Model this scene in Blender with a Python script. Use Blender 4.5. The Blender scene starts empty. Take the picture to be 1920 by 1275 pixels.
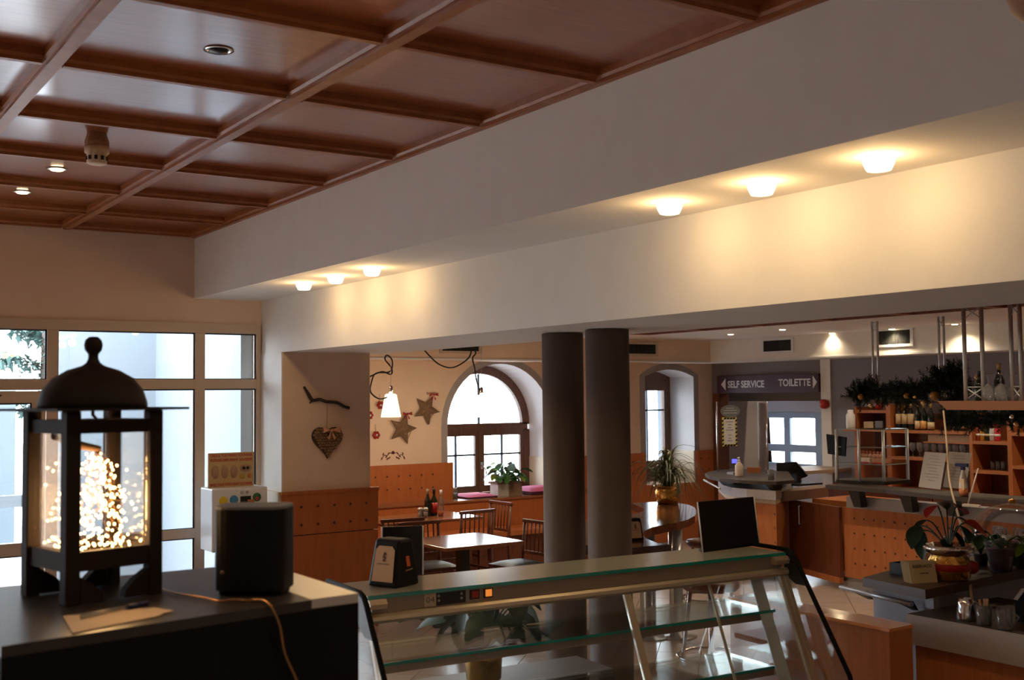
import bpy, bmesh, math, random
from mathutils import Vector, Matrix
random.seed(7)
R_ = math.radians
scene = bpy.context.scene
COL = scene.collection
PI = math.pi

# ------------------------------------------------------------------ camera, world, light, exposure
EYE = 2.05
FPX, CX, CY = 2123.0, 960.0, 637.5
_A = Vector((-455 - CX, 756 - CY, FPX)).normalized()
_B = Vector((4150 - CX, 709 - CY, FPX))
_B = (_B - _A * _A.dot(_B)).normalized()
_U = _B.cross(_A)
if _U.y > 0: _U = -_U
ROT = Matrix((_B, _A, _U))                 # rows: world X, Y, Z in camera space (x right, y down, z forward)
cam_d = bpy.data.cameras.new('camera')
cam_d.sensor_width = 36.0
cam_d.lens = FPX / 1920.0 * 36.0
cam_d.clip_start = 0.05
cam_d.dof.use_dof = True
cam_d.dof.focus_distance = 8.5
cam_d.dof.aperture_fstop = 5.0
cam = bpy.data.objects.new('camera', cam_d)
COL.objects.link(cam)
_right, _down, _fwd = ROT.col[0], ROT.col[1], ROT.col[2]
cam.matrix_world = Matrix(((_right.x, -_down.x, -_fwd.x, 0), (_right.y, -_down.y, -_fwd.y, 0), (_right.z, -_down.z, -_fwd.z, EYE), (0, 0, 0, 1)))
scene.camera = cam

world = bpy.data.worlds.new('world'); scene.world = world
world.use_nodes = True
_bg = world.node_tree.nodes['Background']
_bg.inputs[0].default_value = (0.90, 0.955, 1.0, 1)
_bg.inputs[1].default_value = 7.6
scene.view_settings.view_transform = 'Standard'
scene.view_settings.look = 'None'
scene.view_settings.gamma = 1.0
scene.view_settings.exposure = 0.95
scene.view_settings.use_curve_mapping = False
scene.cycles.transparent_max_bounces = 24
scene.cycles.max_bounces = 10

def portal(name, loc, rot, sx, sy):
    d = bpy.data.lights.new(name, 'AREA'); d.shape = 'RECTANGLE'; d.size = sx; d.size_y = sy
    d.cycles.is_portal = True
    o = bpy.data.objects.new(name, d); COL.objects.link(o); o.location = loc; o.rotation_euler = rot
    return o
def spot(name, loc, power, color=(1, .78, .5), size=R_(140), blend=.9, radius=.03, rot=(0, 0, 0), parent=None):
    d = bpy.data.lights.new(name, 'SPOT'); d.energy = power; d.color = color; d.spot_size = size; d.spot_blend = blend; d.shadow_soft_size = radius
    o = bpy.data.objects.new(name, d); COL.objects.link(o); o.location = loc; o.rotation_euler = rot
    return o
def point(name, loc, power, color=(1, .74, .42), radius=.04):
    d = bpy.data.lights.new(name, 'POINT'); d.energy = power; d.color = color; d.shadow_soft_size = radius
    o = bpy.data.objects.new(name, d); COL.objects.link(o); o.location = loc
    return o

# ------------------------------------------------------------------ helpers
def at(px, py, x=None, y=None, z=None):
    d = ROT @ Vector((px - CX, py - CY, FPX))
    if z is not None: t = (z - EYE) / d.z
    elif x is not None: t = x / d.x
    else: t = y / d.y
    return Vector((0, 0, EYE)) + d * t

_M = {}
def mat(name, col=(.5, .5, .5), rough=.5, metal=0., noise=0., nscale=20., bump=0., emit=None, estr=0., spec=.5, wood=None, wscale=(1, 1, 1), coat=0., trans=0., coatr=.05):
    if name in _M: return _M[name]
    m = bpy.data.materials.new(name); m.use_nodes = True; nt = m.node_tree; b = nt.nodes['Principled BSDF']
    b.inputs['Base Color'].default_value = (*col, 1)
    b.inputs['Roughness'].default_value = rough; b.inputs['Metallic'].default_value = metal
    b.inputs['Specular IOR Level'].default_value = spec
    b.inputs['Coat Weight'].default_value = coat; b.inputs['Coat Roughness'].default_value = coatr
    b.inputs['Transmission Weight'].default_value = trans
    if emit: b.inputs['Emission Color'].default_value = (*emit, 1); b.inputs['Emission Strength'].default_value = estr
    L = nt.links.new
    if wood or noise or bump:
        tc = nt.nodes.new('ShaderNodeTexCoord'); mp = nt.nodes.new('ShaderNodeMapping'); L(tc.outputs['Object'], mp.inputs[0])
        mp.inputs['Scale'].default_value = wscale
        n = nt.nodes.new('ShaderNodeTexNoise'); L(mp.outputs[0], n.inputs['Vector'])
        n.inputs['Scale'].default_value = nscale; n.inputs['Detail'].default_value = 4
        if wood or noise:
            rp = nt.nodes.new('ShaderNodeValToRGB'); L(n.outputs['Fac'], rp.inputs[0])
            c2 = wood if wood else tuple(c * (1 - noise) for c in col)
            rp.color_ramp.elements[0].color = (*c2, 1); rp.color_ramp.elements[1].color = (*col, 1)
            rp.color_ramp.elements[0].position = .3; rp.color_ramp.elements[1].position = .65
            L(rp.outputs[0], b.inputs['Base Color'])
        if bump:
            bp = nt.nodes.new('ShaderNodeBump'); bp.inputs['Strength'].default_value = bump; bp.inputs['Distance'].default_value = .01
            L(n.outputs['Fac'], bp.inputs['Height']); L(bp.outputs[0], b.inputs['Normal'])
    _M[name] = m
    return m
def glass(name, tint=(1, 1, 1), refl=1.0, ior=1.45, rough=0.0, haze=0.):
    if name in _M: return _M[name]
    m = bpy.data.materials.new(name); m.use_nodes = True; nt = m.node_tree
    nt.nodes.remove(nt.nodes['Principled BSDF']); out = nt.nodes['Material Output']
    t = nt.nodes.new('ShaderNodeBsdfTransparent'); t.inputs[0].default_value = (*tint, 1)
    g = nt.nodes.new('ShaderNodeBsdfGlossy'); g.inputs['Roughness'].default_value = rough
    f = nt.nodes.new('ShaderNodeFresnel'); f.inputs[0].default_value = ior
    mu = nt.nodes.new('ShaderNodeMath'); mu.operation = 'MULTIPLY'; mu.inputs[1].default_value = refl
    mx = nt.nodes.new('ShaderNodeMixShader'); L = nt.links.new
    L(f.outputs[0], mu.inputs[0]); L(mu.outputs[0], mx.inputs[0]); L(t.outputs[0], mx.inputs[1]); L(g.outputs[0], mx.inputs[2]); L(mx.outputs[0], out.inputs[0])
    if haze:
        df = nt.nodes.new('ShaderNodeBsdfDiffuse'); df.inputs[0].default_value = (.75, .75, .76, 1)
        m2 = nt.nodes.new('ShaderNodeMixShader'); m2.inputs[0].default_value = haze
        L(mx.outputs[0], m2.inputs[1]); L(df.outputs[0], m2.inputs[2]); L(m2.outputs[0], out.inputs[0])
    _M[name] = m
    return m

class MB:
    """collects geometry, then becomes one mesh object"""
    def __init__(s): s.v = []; s.f = []; s.sm = []
    def add(s, vs, fs, smooth=False):
        o = len(s.v); s.v += [tuple(v) for v in vs]; s.f += [tuple(i + o for i in f) for f in fs]; s.sm += [smooth] * len(fs); return s
    def box(s, a, b, mtx=None):
        x0, y0, z0 = a; x1, y1, z1 = b
        vs = [Vector(p) for p in ((x0, y0, z0), (x1, y0, z0), (x1, y1, z0), (x0, y1, z0), (x0, y0, z1), (x1, y0, z1), (x1, y1, z1), (x0, y1, z1))]
        if mtx: vs = [mtx @ v for v in vs]
        return s.add(vs, [(0, 3, 2, 1), (4, 5, 6, 7), (0, 1, 5, 4), (1, 2, 6, 5), (2, 3, 7, 6), (3, 0, 4, 7)])
    def cbox(s, c, size, rz=0., rx=0., ry=0.):
        h = [d / 2 for d in size]
        m = Matrix.Translation(c) @ Matrix.Rotation(rz, 4, 'Z') @ Matrix.Rotation(ry, 4, 'Y') @ Matrix.Rotation(rx, 4, 'X')
        return s.box([-d for d in h], h, m)
    def prism(s, pts, ext, smooth=False):
        n = len(pts); e = Vector(ext); P = [Vector(p) for p in pts]; vs = P + [p + e for p in P]
        nrm = sum(((P[i] - P[0]).cross(P[(i + 1) % n] - P[0]) for i in range(1, n)), Vector())
        flip = nrm.dot(e) > 0
        a = tuple(range(n)); b = tuple(range(n, 2 * n))
        fs = [a[::-1] if flip else a, b if flip else b[::-1]]
        for i in range(n):
            j = (i + 1) % n; q = (i, j, n + j, n + i); fs.append(q if flip else q[::-1])
        return s.add(vs, fs, False)
    def slab(s, xy, z0, z1): return s.prism([(x, y, z0) for x, y in xy], (0, 0, z1 - z0))
    def tube(s, path, r, n=8, cap=True):
        P = [Vector(p) for p in path]; rs = r if isinstance(r, (list, tuple)) else [r] * len(P)
        rings = []; up = Vector((0, 0, 1)); prev = None
        for i, p in enumerate(P):
            d = (P[min(i + 1, len(P) - 1)] - P[max(i - 1, 0)])
            d = d.normalized() if d.length > 1e-9 else Vector((0, 0, 1))
            if prev is None:
                u = d.cross(up if abs(d.z) < .95 else Vector((1, 0, 0))).normalized()
            else:
                u = (prev - d * prev.dot(d)); u = u.normalized() if u.length > 1e-6 else d.orthogonal().normalized()
            prev = u; w = d.cross(u)
            rings.append([p + (u * math.cos(2 * PI * k / n) + w * math.sin(2 * PI * k / n)) * rs[i] for k in range(n)])
        vs = [v for rg in rings for v in rg]; fs = []
        for i in range(len(P) - 1):
            for k in range(n):
                k2 = (k + 1) % n; fs.append((i * n + k, i * n + k2, (i + 1) * n + k2, (i + 1) * n + k))
        s.add(vs, fs, True)
        if cap:
            o = len(s.v) - len(vs)
            s.f.append(tuple(o + k for k in range(n))[::-1]); s.sm.append(False)
            s.f.append(tuple(o + (len(P) - 1) * n + k for k in range(n))); s.sm.append(False)
        return s
    def lathe(s, prof, c=(0, 0, 0), n=20, smooth=True, sx=1., sy=1., rot=0.):
        c = Vector(c); vs = []; fs = []
        for r, z in prof:
            for k in range(n):
                a = 2 * PI * k / n + rot; vs.append(c + Vector((r * math.cos(a) * sx, r * math.sin(a) * sy, z)))
        for i in range(len(prof) - 1):
            for k in range(n):
                k2 = (k + 1) % n; fs.append((i * n + k, i * n + k2, (i + 1) * n + k2, (i + 1) * n + k))
        if prof[0][0] > 1e-5: fs.append(tuple(range(n))[::-1])
        if prof[-1][0] > 1e-5: fs.append(tuple((len(prof) - 1) * n + k for k in range(n)))
        return s.add(vs, fs, smooth)
    def ball(s, c, r, n=8, m=6):
        return s.lathe([(max(r * math.sin(PI * i / m), 1e-6), -r * math.cos(PI * i / m)) for i in range(m + 1)], c, n)
    def mesh(s, name):
        me = bpy.data.meshes.new(name); me.from_pydata(s.v, [], s.f); me.validate()
        for p, q in zip(me.polygons, s.sm): p.use_smooth = q
        me.update(); return me
    def build(s, name, m, parent=None, world_space=True, bevel=0., label=None, kind=None):
        if parent is not None and world_space:
            inv = loc_matrix(parent).inverted(); s.v = [tuple(inv @ Vector(v)) for v in s.v]
        o = bpy.data.objects.new(name, s.mesh(name)); COL.objects.link(o)
        o.data.materials.append(m)
        if parent is not None: o.parent = parent
        if bevel:
            b = o.modifiers.new('bevel', 'BEVEL'); b.width = bevel; b.segments = 2; b.limit_method = 'ANGLE'
        if label: o['label'] = label
        if kind: o['kind'] = kind
        return o

def loc_matrix(o):
    m = Matrix.Translation(o.location) @ o.rotation_euler.to_matrix().to_4x4()
    return loc_matrix(o.parent) @ m if o.parent else m
def tag(o, label, cat, group=None):
    o['label'] = label; o['category'] = cat
    if group: o['group'] = group
    return o
def thing(name, label, cat, loc=(0, 0, 0), rotz=0., group=None):
    o = bpy.data.objects.new(name, None); COL.objects.link(o); o.empty_display_size = .05
    o.location = loc; o.rotation_euler = (0, 0, rotz)
    return tag(o, label, cat, group)
def struct(o): o['kind'] = 'structure'; return o
def copy_tree(o, parent=None):
    c = o.copy(); COL.objects.link(c); c.parent = parent
    for ch in list(o.children): copy_tree(ch, c)
    return c
def inst(name, me, parent, loc=(0, 0, 0), rot=(0, 0, 0), sc=(1, 1, 1), m=None):
    o = bpy.data.objects.new(name, me); COL.objects.link(o); o.parent = parent; o.location = loc; o.rotation_euler = rot; o.scale = sc
    if m and not me.materials: me.materials.append(m)
    return o
def text(name, body, m, parent, origin, right, up, height, width=None, extrude=.001, bold=0.):
    """flat lettering as mesh: origin = lower left corner, along right/up"""
    c = bpy.data.curves.new(name, 'FONT'); c.body = body; c.size = 1.0; c.extrude = 0; c.offset = bold; c.resolution_u = 3
    tmp = bpy.data.objects.new(name, c); COL.objects.link(tmp)
    dg = bpy.context.evaluated_depsgraph_get(); me = bpy.data.meshes.new_from_object(tmp.evaluated_get(dg))
    bpy.data.objects.remove(tmp)
    xs = [v.co.x for v in me.vertices]; ys = [v.co.y for v in me.vertices]
    w = max(xs) - min(xs); h = max(ys) - min(ys); sy = height / h; sx = (width / w) if width else sy
    r = Vector(right).normalized(); u = Vector(up).normalized(); nrm = r.cross(u)
    inv = loc_matrix(parent).inverted() if parent else Matrix.Identity(4)
    for v in me.vertices:
        v.co = inv @ (Vector(origin) + r * ((v.co.x - min(xs)) * sx) + u * ((v.co.y - min(ys)) * sy) + nrm * extrude)
    me.materials.append(m)
    o = bpy.data.objects.new(name, me); COL.objects.link(o); o.parent = parent
    return o

# ------------------------------------------------------------------ materials
WHITE = mat('plaster_white', (.83, .80, .76), .85, noise=.04, nscale=6)
CREAM = mat('plaster_cream', (.76, .58, .45), .85, noise=.05, nscale=5)
GREYBAND = mat('grey_paint_band', (.36, .33, .33), .8, noise=.1, nscale=8)
BARGREY = mat('bar_grey_paint', (.24, .24, .28), .8, noise=.06, nscale=6)
CEILW = mat('ceiling_wood', (.38, .105, .032), .30, nscale=3.0, wood=(.28, .07, .02), wscale=(1.2, 14, 6), bump=.02, spec=.6, coat=1., coatr=.16)
BEAMW = mat('beam_wood', (.36, .13, .045), .38, nscale=3, wood=(.29, .095, .032), wscale=(4, 4, 4), spec=.4)
WAINS = mat('wainscot_wood', (.46, .14, .042), .4, nscale=3, wood=(.40, .118, .034), wscale=(9, 9, 1.2), spec=.35)
BARW = mat('bar_orange_wood', (.44, .15, .05), .34, nscale=3, wood=(.37, .12, .038), wscale=(9, 9, 1.5), spec=.4)
DARKW = mat('dark_red_wood', (.17, .05, .022), .4, nscale=3, wood=(.11, .03, .014), wscale=(14, 14, 1.5))
CHAIRW = mat('chair_wood', (.16, .05, .025), .35, nscale=5, wood=(.10, .03, .016), wscale=(8, 8, 2))
TABLEW = mat('table_wood', (.33, .13, .06), .16, nscale=4, wood=(.25, .09, .04), wscale=(14, 2, 6))
GLOSSW = mat('glossy_table_wood', (.12, .05, .03), .12, nscale=4, wood=(.08, .03, .02), wscale=(3, 10, 6))
STUD = mat('wood_stud', (.05, .018, .01), .6)
SLABM = mat('dark_laminate', (.055, .042, .038), .5, noise=.2, nscale=30, spec=.25)
BRACK = mat('black_bracket', (.012, .012, .013), .45)
BLACK = mat('black_plastic', (.008, .008, .009), .35)
BLACKM = mat('black_matte', (.004, .004, .005), .75, spec=.2)
LEATHER = mat('black_leather', (.012, .015, .02), .45, spec=.22)
STEEL = mat('brushed_steel', (.58, .60, .64), .38, .6, noise=.1, nscale=40)
STEELG = mat('steel_grey_panel', (.34, .34, .37), .42, .45, noise=.08, nscale=20)
CHROME = mat('chrome', (.8, .8, .82), .12, 1.)
ALU = mat('champagne_aluminium', (.62, .54, .42), .36, .75)
ALUD = mat('bronze_aluminium', (.30, .25, .21), .45, .6)
FRAMEW = mat('cream_frame', (.55, .43, .33), .42)
GASKET = mat('dark_gasket', (.02, .035, .07), .5)
COLM = mat('column_paint', (.14, .10, .082), .55, noise=.05, nscale=5)
GL = glass('window_glass', (.95, .98, 1.0), 1.0)
GLC = glass('case_glass', (.99, .998, .994), .3)
GLGREEN = glass('shelf_glass', (.90, .97, .95), .7)
GLEDGE = mat('green_glass_edge', (.01, .22, .19), .15, spec=.6)
GLTOP = mat('green_top_glass', (.50, .51, .42), .14, coat=.3)
ACRY = glass('clear_acrylic', (.96, .96, .97), .6)
CRYST = glass('drinking_glass', (.93, .93, .94), 1.4, rough=.04, haze=.10)
GREEN = mat('leaf_green', (.04, .16, .025), .42, noise=.4, nscale=12)
GREENY = mat('leaf_yellow_green', (.25, .36, .03), .42, noise=.4, nscale=12)
GREEND = mat('leaf_dark', (.012, .045, .014), .4, noise=.4, nscale=12)
SPIDER = mat('spider_blade', (.10, .13, .065), .4, noise=.3, nscale=20)
FIR = mat('fir_needles', (.010, .022, .014), .7)
GOLD = mat('gold_foil', (.75, .42, .10), .18, .95, bump=.9, nscale=28)
FOILS = mat('silver_foil', (.85, .78, .7), .15, 1., bump=1., nscale=30)
RED = mat('red_paint', (.45, .02, .015), .4)
REDF = mat('red_felt', (.32, .02, .02), .8)
WICKER = mat('wicker', (.20, .115, .065), .8, noise=.4, nscale=60)
WHITEP = mat('white_plastic', (.75, .77, .8), .35)
PAPER = mat('paper', (.55, .5, .46), .8)
CREAM_LITW = mat('cream_and_lit_wood', (.72, .62, .46), .5)  # cream of the counter band; on wainscot sides it paints window-lit wood
PINK = mat('pink_cushion', (.70, .14, .30), .85, noise=.1, nscale=40)
PINKD = mat('dark_cushion', (.08, .015, .04), .85)
IRON = mat('lantern_iron', (.020, .012, .009), .65, 0., spec=.2)
SHADE = mat('lamp_shade', (.9, .82, .66), .5, emit=(1, .80, .52), estr=1.6)
COVE = mat('cove_bowl', (.95, .9, .8), .4, emit=(1, .84, .52), estr=6.0)
SPOTLIT = mat('spot_lit', (.9, .8, .6), .4, emit=(1, .78, .42), estr=6.0)
FAIRY = mat('fairy_bulb', (1, .8, .5), .4, emit=(1, .55, .2), estr=9.0)
COPPER = mat('copper_wire', (.45, .24, .1), .35, .8)
CABLE = mat('dark_cable', (.02, .017, .015), .6)
TWINE = mat('beige_cord', (.42, .30, .20), .7)
BARK = mat('bark', (.055, .04, .032), .9, noise=.4, nscale=30, bump=.4)
CORK = mat('cork', (.36, .20, .10), .85, noise=.4, nscale=60)
WINED = mat('wine_glass_dark', (.008, .012, .010), .1, spec=.7)
LABEL = mat('wine_label', (.72, .58, .36), .7)
PURPLE = mat('sign_purple', (.07, .028, .05), .45)
SIGNW = mat('sign_white', (.78, .78, .8), .5)
TILE = mat('floor_tile', (.52, .42, .37), .2, noise=.12, nscale=3)
GROUT = mat('grout', (.10, .075, .06), .8)
GRATE = mat('vent_dark', (.03, .032, .03), .6)

# ------------------------------------------------------------------ floor
def tile_floor_material():
    m = bpy.data.materials.new('tiled_floor'); m.use_nodes = True; nt = m.node_tree; b = nt.nodes['Principled BSDF']; L = nt.links.new
    tc = nt.nodes.new('ShaderNodeTexCoord'); mp = nt.nodes.new('ShaderNodeMapping'); L(tc.outputs['Object'], mp.inputs[0])
    mp.inputs['Rotation'].default_value = (0, 0, -PI / 4)
    br = nt.nodes.new('ShaderNodeTexBrick'); L(mp.outputs[0], br.inputs['Vector']); br.offset = 0
    br.inputs['Color1'].default_value = (.52, .42, .37, 1); br.inputs['Color2'].default_value = (.48, .385, .34, 1); br.inputs['Mortar'].default_value = (.10, .075, .06, 1)
    br.inputs['Scale'].default_value = 1; br.inputs['Mortar Size'].default_value = .004; br.inputs['Brick Width'].default_value = .34; br.inputs['Row Height'].default_value = .34
    L(br.outputs[0], b.inputs['Base Color']); b.inputs['Roughness'].default_value = .25
    return m
floor = struct(MB().box((-5, -3, -.2), (15.6, 14.2, -.006)).build('floor', tile_floor_material()))
T = .34
tile_me = MB().box((-.167, -.167, -.008), (.167, .167, 0)).mesh('floor_tile'); tile_me.materials.append(TILE)
def project(p):
    c = ROT.transposed() @ (Vector(p) - Vector((0, 0, EYE)))
    return (CX + FPX * c.x / c.z, CY + FPX * c.y / c.z) if c.z > .1 else (-9e9, 0)
cand = []
c45 = math.sqrt(.5)
for i in range(20, 70):
    for j in range(-30, 30):
        u, v = (i + .5) * T, (j + .5) * T
        x, y = (u - v) * c45, (u + v) * c45
        px, py = project((x, y, 0))
        if 690 < px < 1730 and 1050 < py < 1300 and 3.4 < x < 9.3 and 4.3 < y < 10.6 and not (x < 4.7 and y > 9.2):
            cand.append((py, x, y))
cand.sort(reverse=True)
for py, x, y in cand[:300]:
    inst('floor_tile', tile_me, floor, (x, y, 0), (0, 0, PI / 4))

# ------------------------------------------------------------------ coffered wood ceiling of the front room
ZB, ZP = 3.45, 3.512                      # beam undersides, panels
YE = 9.75                                 # end wall with the glass front
ceiling = struct(MB().box((-5, -3, 3.56), (3.2, 9.9, 3.75)).build('ceiling', WHITE))
XL = [2.062 - 1.08 * k for k in range(7)]
YB = [2.99 - .98 * k for k in range(6, 0, -1)] + [2.99, 3.97, 4.955, 5.93, 6.92, 7.91, 8.86]
BW = .056
def beam_profile(w):      # half profile with a small step near the underside
    return [(0, 0), (w, 0), (w, .016), (w + .010, .016), (w + .010, .11), (-.018, .11), (-.018, .028), (-.009, .016), (0, .016)]
for x in XL + [3.13]:
    w = BW if x < 3 else .06
    MB().prism([(x + a, -3, ZB + b) for a, b in beam_profile(w)], (0, YE - .02 + 3, 0)).build('long_beam', BEAMW, ceiling)
xs = sorted(XL + [3.13]); 
for y in YB + [YE - .06]:
    for k in range(len(xs) - 1):
        a, b = xs[k] + BW + .0101, xs[k + 1] - .0181
        MB().prism([(a, y + p, ZB + .004 + q) for p, q in beam_profile(.034)], (b - a, 0, 0)).build('cross_beam', BEAMW, ceiling)
ys = [-3] + YB + [YE - .06]
for k in range(len(xs) - 1):
    for j in range(len(ys) - 1):
        MB().box((xs[k] + BW - .005, ys[j] + .03, ZP), (xs[k + 1] + .005, ys[j + 1] + .005, ZP + .02)).build('ceiling_panel', CEILW, ceiling)

# ------------------------------------------------------------------ stepped plaster beam above the opening
XS, XLIT, XBK = 3.163, 3.778, 4.80
ZS, ZL = 2.9255, 2.446
prof = [(XS, 3.7), (XS, ZS), (XLIT, ZS), (XLIT, ZL), (XBK, ZL), (XBK, 3.7)]
struct(MB().prism([(x, -3, z) for x, z in prof], (0, 12.749, 0)).build('beam_soffit', WHITE))
YP = 9.25                                 # face of the wall pier
struct(MB().box((XLIT, YP, 0), (4.612, 12.6, ZL - .001)).build('wall_pier', CREAM))
struct(MB().box((XLIT, 9.751, ZL), (4.612, 12.6, 3.7)).build('wall_pier_top', CREAM))
# white face of the pier towards the glass front
struct(MB().box((XLIT - .012, YP + .0, 0), (XLIT, YE + .02, ZL + .0)).build('wall_pier_side', WHITE))

def studs(mb, origin, du, dz, nu, nz, size, normal, su, sz):
    o = Vector(origin); u = Vector(du); n = Vector(normal)
    for i in range(nu):
        for j in range(nz):
            c = o + u * (i * su) + Vector((0, 0, dz * j * sz))
            mb.add([c + n * .004 + u * size, c + n * .004 + Vector((0, 0, size)), c + n * .004 - u * size, c + n * .004 - Vector((0, 0, size)), c + n * .001], [(0, 1, 4), (1, 2, 4), (2, 3, 4), (3, 0, 4)])
# pier wainscot: upper studded panel, lower panel, cap rail
wp = struct(MB().box((XLIT - .02, YP - .035, 0), (4.67, YP, .86)).build('baseboard_pier_panel', WAINS))
MB().box((XLIT - .02, YP - .04, .868), (4.67, YP, 1.215)).build('upper_panel', WAINS, wp)
MB().box((XLIT - .03, YP - .05, 1.215), (4.68, YP, 1.24)).build('cap_rail', WAINS, wp)
m_ = MB(); studs(m_, (3.93, YP - .04, .95), (1, 0, 0), 1, 5, 2, .014, (0, -1, 0), .155, .155); m_.build('panel_stud', STUD, wp, kind='stuff')
MB().box((XLIT - .045, YP, 0), (XLIT - .012, YE, 1.24)).build('side_panel', CREAM_LITW, wp)  # wainscot wood painted pale for the window light on it
MB().box((4.612, YP, 0), (4.64, 11.9, 1.24)).build('rear_panel', WAINS, wp)

# ------------------------------------------------------------------ end wall with the glazed front
struct(MB().box((-5, YE, 2.71), (3.9, YE + .2, 3.7)).build('wall_end', CREAM))
front = struct(MB().box((-5, YE - .02, 2.625), (3.766, YE + .06, 2.71)).build('window_1', FRAMEW))
mull = [(3.725, 3.766), (3.17, 3.255), (1.95, 2.04), (.86, .95), (-.30, -.21), (-1.5, -1.41), (-2.7, -2.61), (-3.9, -3.81)]
for a, b in mull: MB().box((a, YE - .02, 0), (b, YE + .06, 2.625)).build('mullion', FRAMEW, front, bevel=.004)
edges = sorted([a for a, b in mull] + [b for a, b in mull])
bays = [(-3.81, -2.70), (-2.61, -1.50), (-1.41, -.30), (-.21, .86), (.95, 1.95), (2.04, 3.17), (3.255, 3.725)]
for a, b in bays:
    door_bay = abs(a - .95) < .01
    MB().box((a, YE - .02, 2.135), (b, YE + .06, 2.22)).build('transom', FRAMEW, front)
    if not door_bay:
        MB().box((a, YE - .02, .85), (b, YE + .06, .93)).build('transom', FRAMEW, front)
        MB().box((a, YE - .02, 0), (b, YE + .06, .1)).build('bottom_rail', FRAMEW, front)
    lights = [(2.22, 2.625)] + ([] if door_bay else [(.93, 2.135), (.1, .85)])
    for z0, z1 in lights:
        g = MB().box((a, YE + .012, z0), (b, YE + .022, z1)).build('pane', GL, front)
        q = MB()
        for (p0, p1) in (((a, z1 - .012), (b, z1)), ((a, z0), (b, z0 + .006)), ((b - .013, z0), (b, z1)), ((a, z0), (a + .004, z1))):
            q.box((p0[0], YE + .004, p0[1]), (p1[0], YE + .0115, p1[1]))
        q.build('gasket', GASKET, g)
door = struct(MB().box((.962, YE - .045, 2.03), (1.938, YE + .02, 2.125)).build('door_1', FRAMEW))
for a, b in ((.962, 1.06), (1.835, 1.938)): MB().box((a, YE - .045, .01), (b, YE + .02, 2.03)).build('door_stile', FRAMEW, door)
for a, b in ((.01, .14), (.82, .92)): MB().box((1.06, YE - .045, a), (1.835, YE + .02, b)).build('door_rail', FRAMEW, door)
for a, b in ((.14, .82), (.92, 2.03)):
    g = MB().box((1.06, YE - .02, a), (1.835, YE - .01, b)).build('pane', GL, door)
    MB().box((1.822, YE - .03, a), (1.835, YE - .021, b)).box((1.06, YE - .03, b - .012), (1.822, YE - .021, b)).build('gasket', GASKET, g)
for x in (1.55, 1.60): MB().lathe([(.008, 0), (.008, .003)], (0, 0, 0), 8).build('screw_hole', STUD, door).matrix_local = Matrix.Translation((x, YE - .046, 2.09)) @ Matrix.Rotation(PI / 2, 4, 'X')
# side and back walls of the front room, with daylight openings on the left
struct(MB().box((-5, -3, 0), (-4.8, 9.95, 3.7)).build('wall_left', CREAM))
struct(MB().box((-5, -3.2, 0), (15.6, -3, 3.7)).build('wall_back', CREAM))
portal('daylight_portal', (-.6, YE + .25, 1.35), (-PI / 2, 0, 0), 8.6, 2.6)

# ------------------------------------------------------------------ outside the glass front: porch wall, posts, ground, tree
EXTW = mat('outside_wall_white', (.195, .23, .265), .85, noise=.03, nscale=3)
struct(MB().box((-40, 9.95, -.25), (3.7, 60, -.06)).build('ground_outside', mat('outside_paving', (.38, .40, .42), .9, noise=.2, nscale=4)))
struct(MB().box((2.75, 12.6, -.1), (4.7, 12.8, 5.2)).box((3.66, 9.955, -.1), (3.772, 12.6, 5.2)).build('wall_porch', EXTW))
porch = thing('porch_screen', 'white framed outer glass screen beyond the entrance door', 'screen', (.5, 12.7, -.06))
for x in (-.62, .35, 1.32, 2.62):
    MB().box((x, 12.62, -.06), (x + .13, 12.76, 3.3)).build('post', EXTW, porch)
for z in (-.06, .95, 2.15, 3.18):
    for a, b in ((-.49, .35), (.48, 1.32), (1.45, 2.62)): MB().box((a, 12.64, z), (b, 12.74, z + .12)).build('rail', EXTW, porch)
struct(MB().box((-20, 17, -.1), (3.0, 17.2, 2.2)).build('wall_garden', mat('garden_wall_blue', (.115, .14, .16), .85, noise=.05, nscale=2)))
TX = 4.75
tree = thing('conifer_tree', 'dark conifer seen through the upper left panes of the glass front', 'tree', (TX, 24, -.06))
MB().tube([(TX, 24, -.06), (TX + .05, 24, 2), (TX, 24, 3.4)], [.2, .14, .04], 8).build('trunk', BARK, tree)
lf = MB()
for k in range(1700):
    br_ = random.randrange(7); h = 1.5 + .3 * br_; a = br_ * 2.4 + random.gauss(0, .25); r = (1.7 - .12 * br_) * random.random()
    c = Vector((TX + r * math.cos(a), 24 + r * math.sin(a), h + .18 * r + random.gauss(0, .08)))
    d = Vector((random.gauss(0, 1), random.gauss(0, 1), random.gauss(-.3, .6))).normalized() * .22; e = d.cross(Vector((random.random() - .5, .2, 1))).normalized() * .05
    lf.add([c - e, c + d, c + e], [(0, 1, 2)])
lf.build('foliage', mat('conifer_needles', (.03, .07, .06), .8), tree, kind='stuff')
pole = tag(MB().tube([(2.93, 9.98, -.06), (2.80, 9.90, 1.42)], .016, 8).build('wooden_pole', mat('pale_wood', (.62, .5, .34), .6)), 'pale wooden pole leaning against the outside of the glass front', 'pole')

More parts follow.
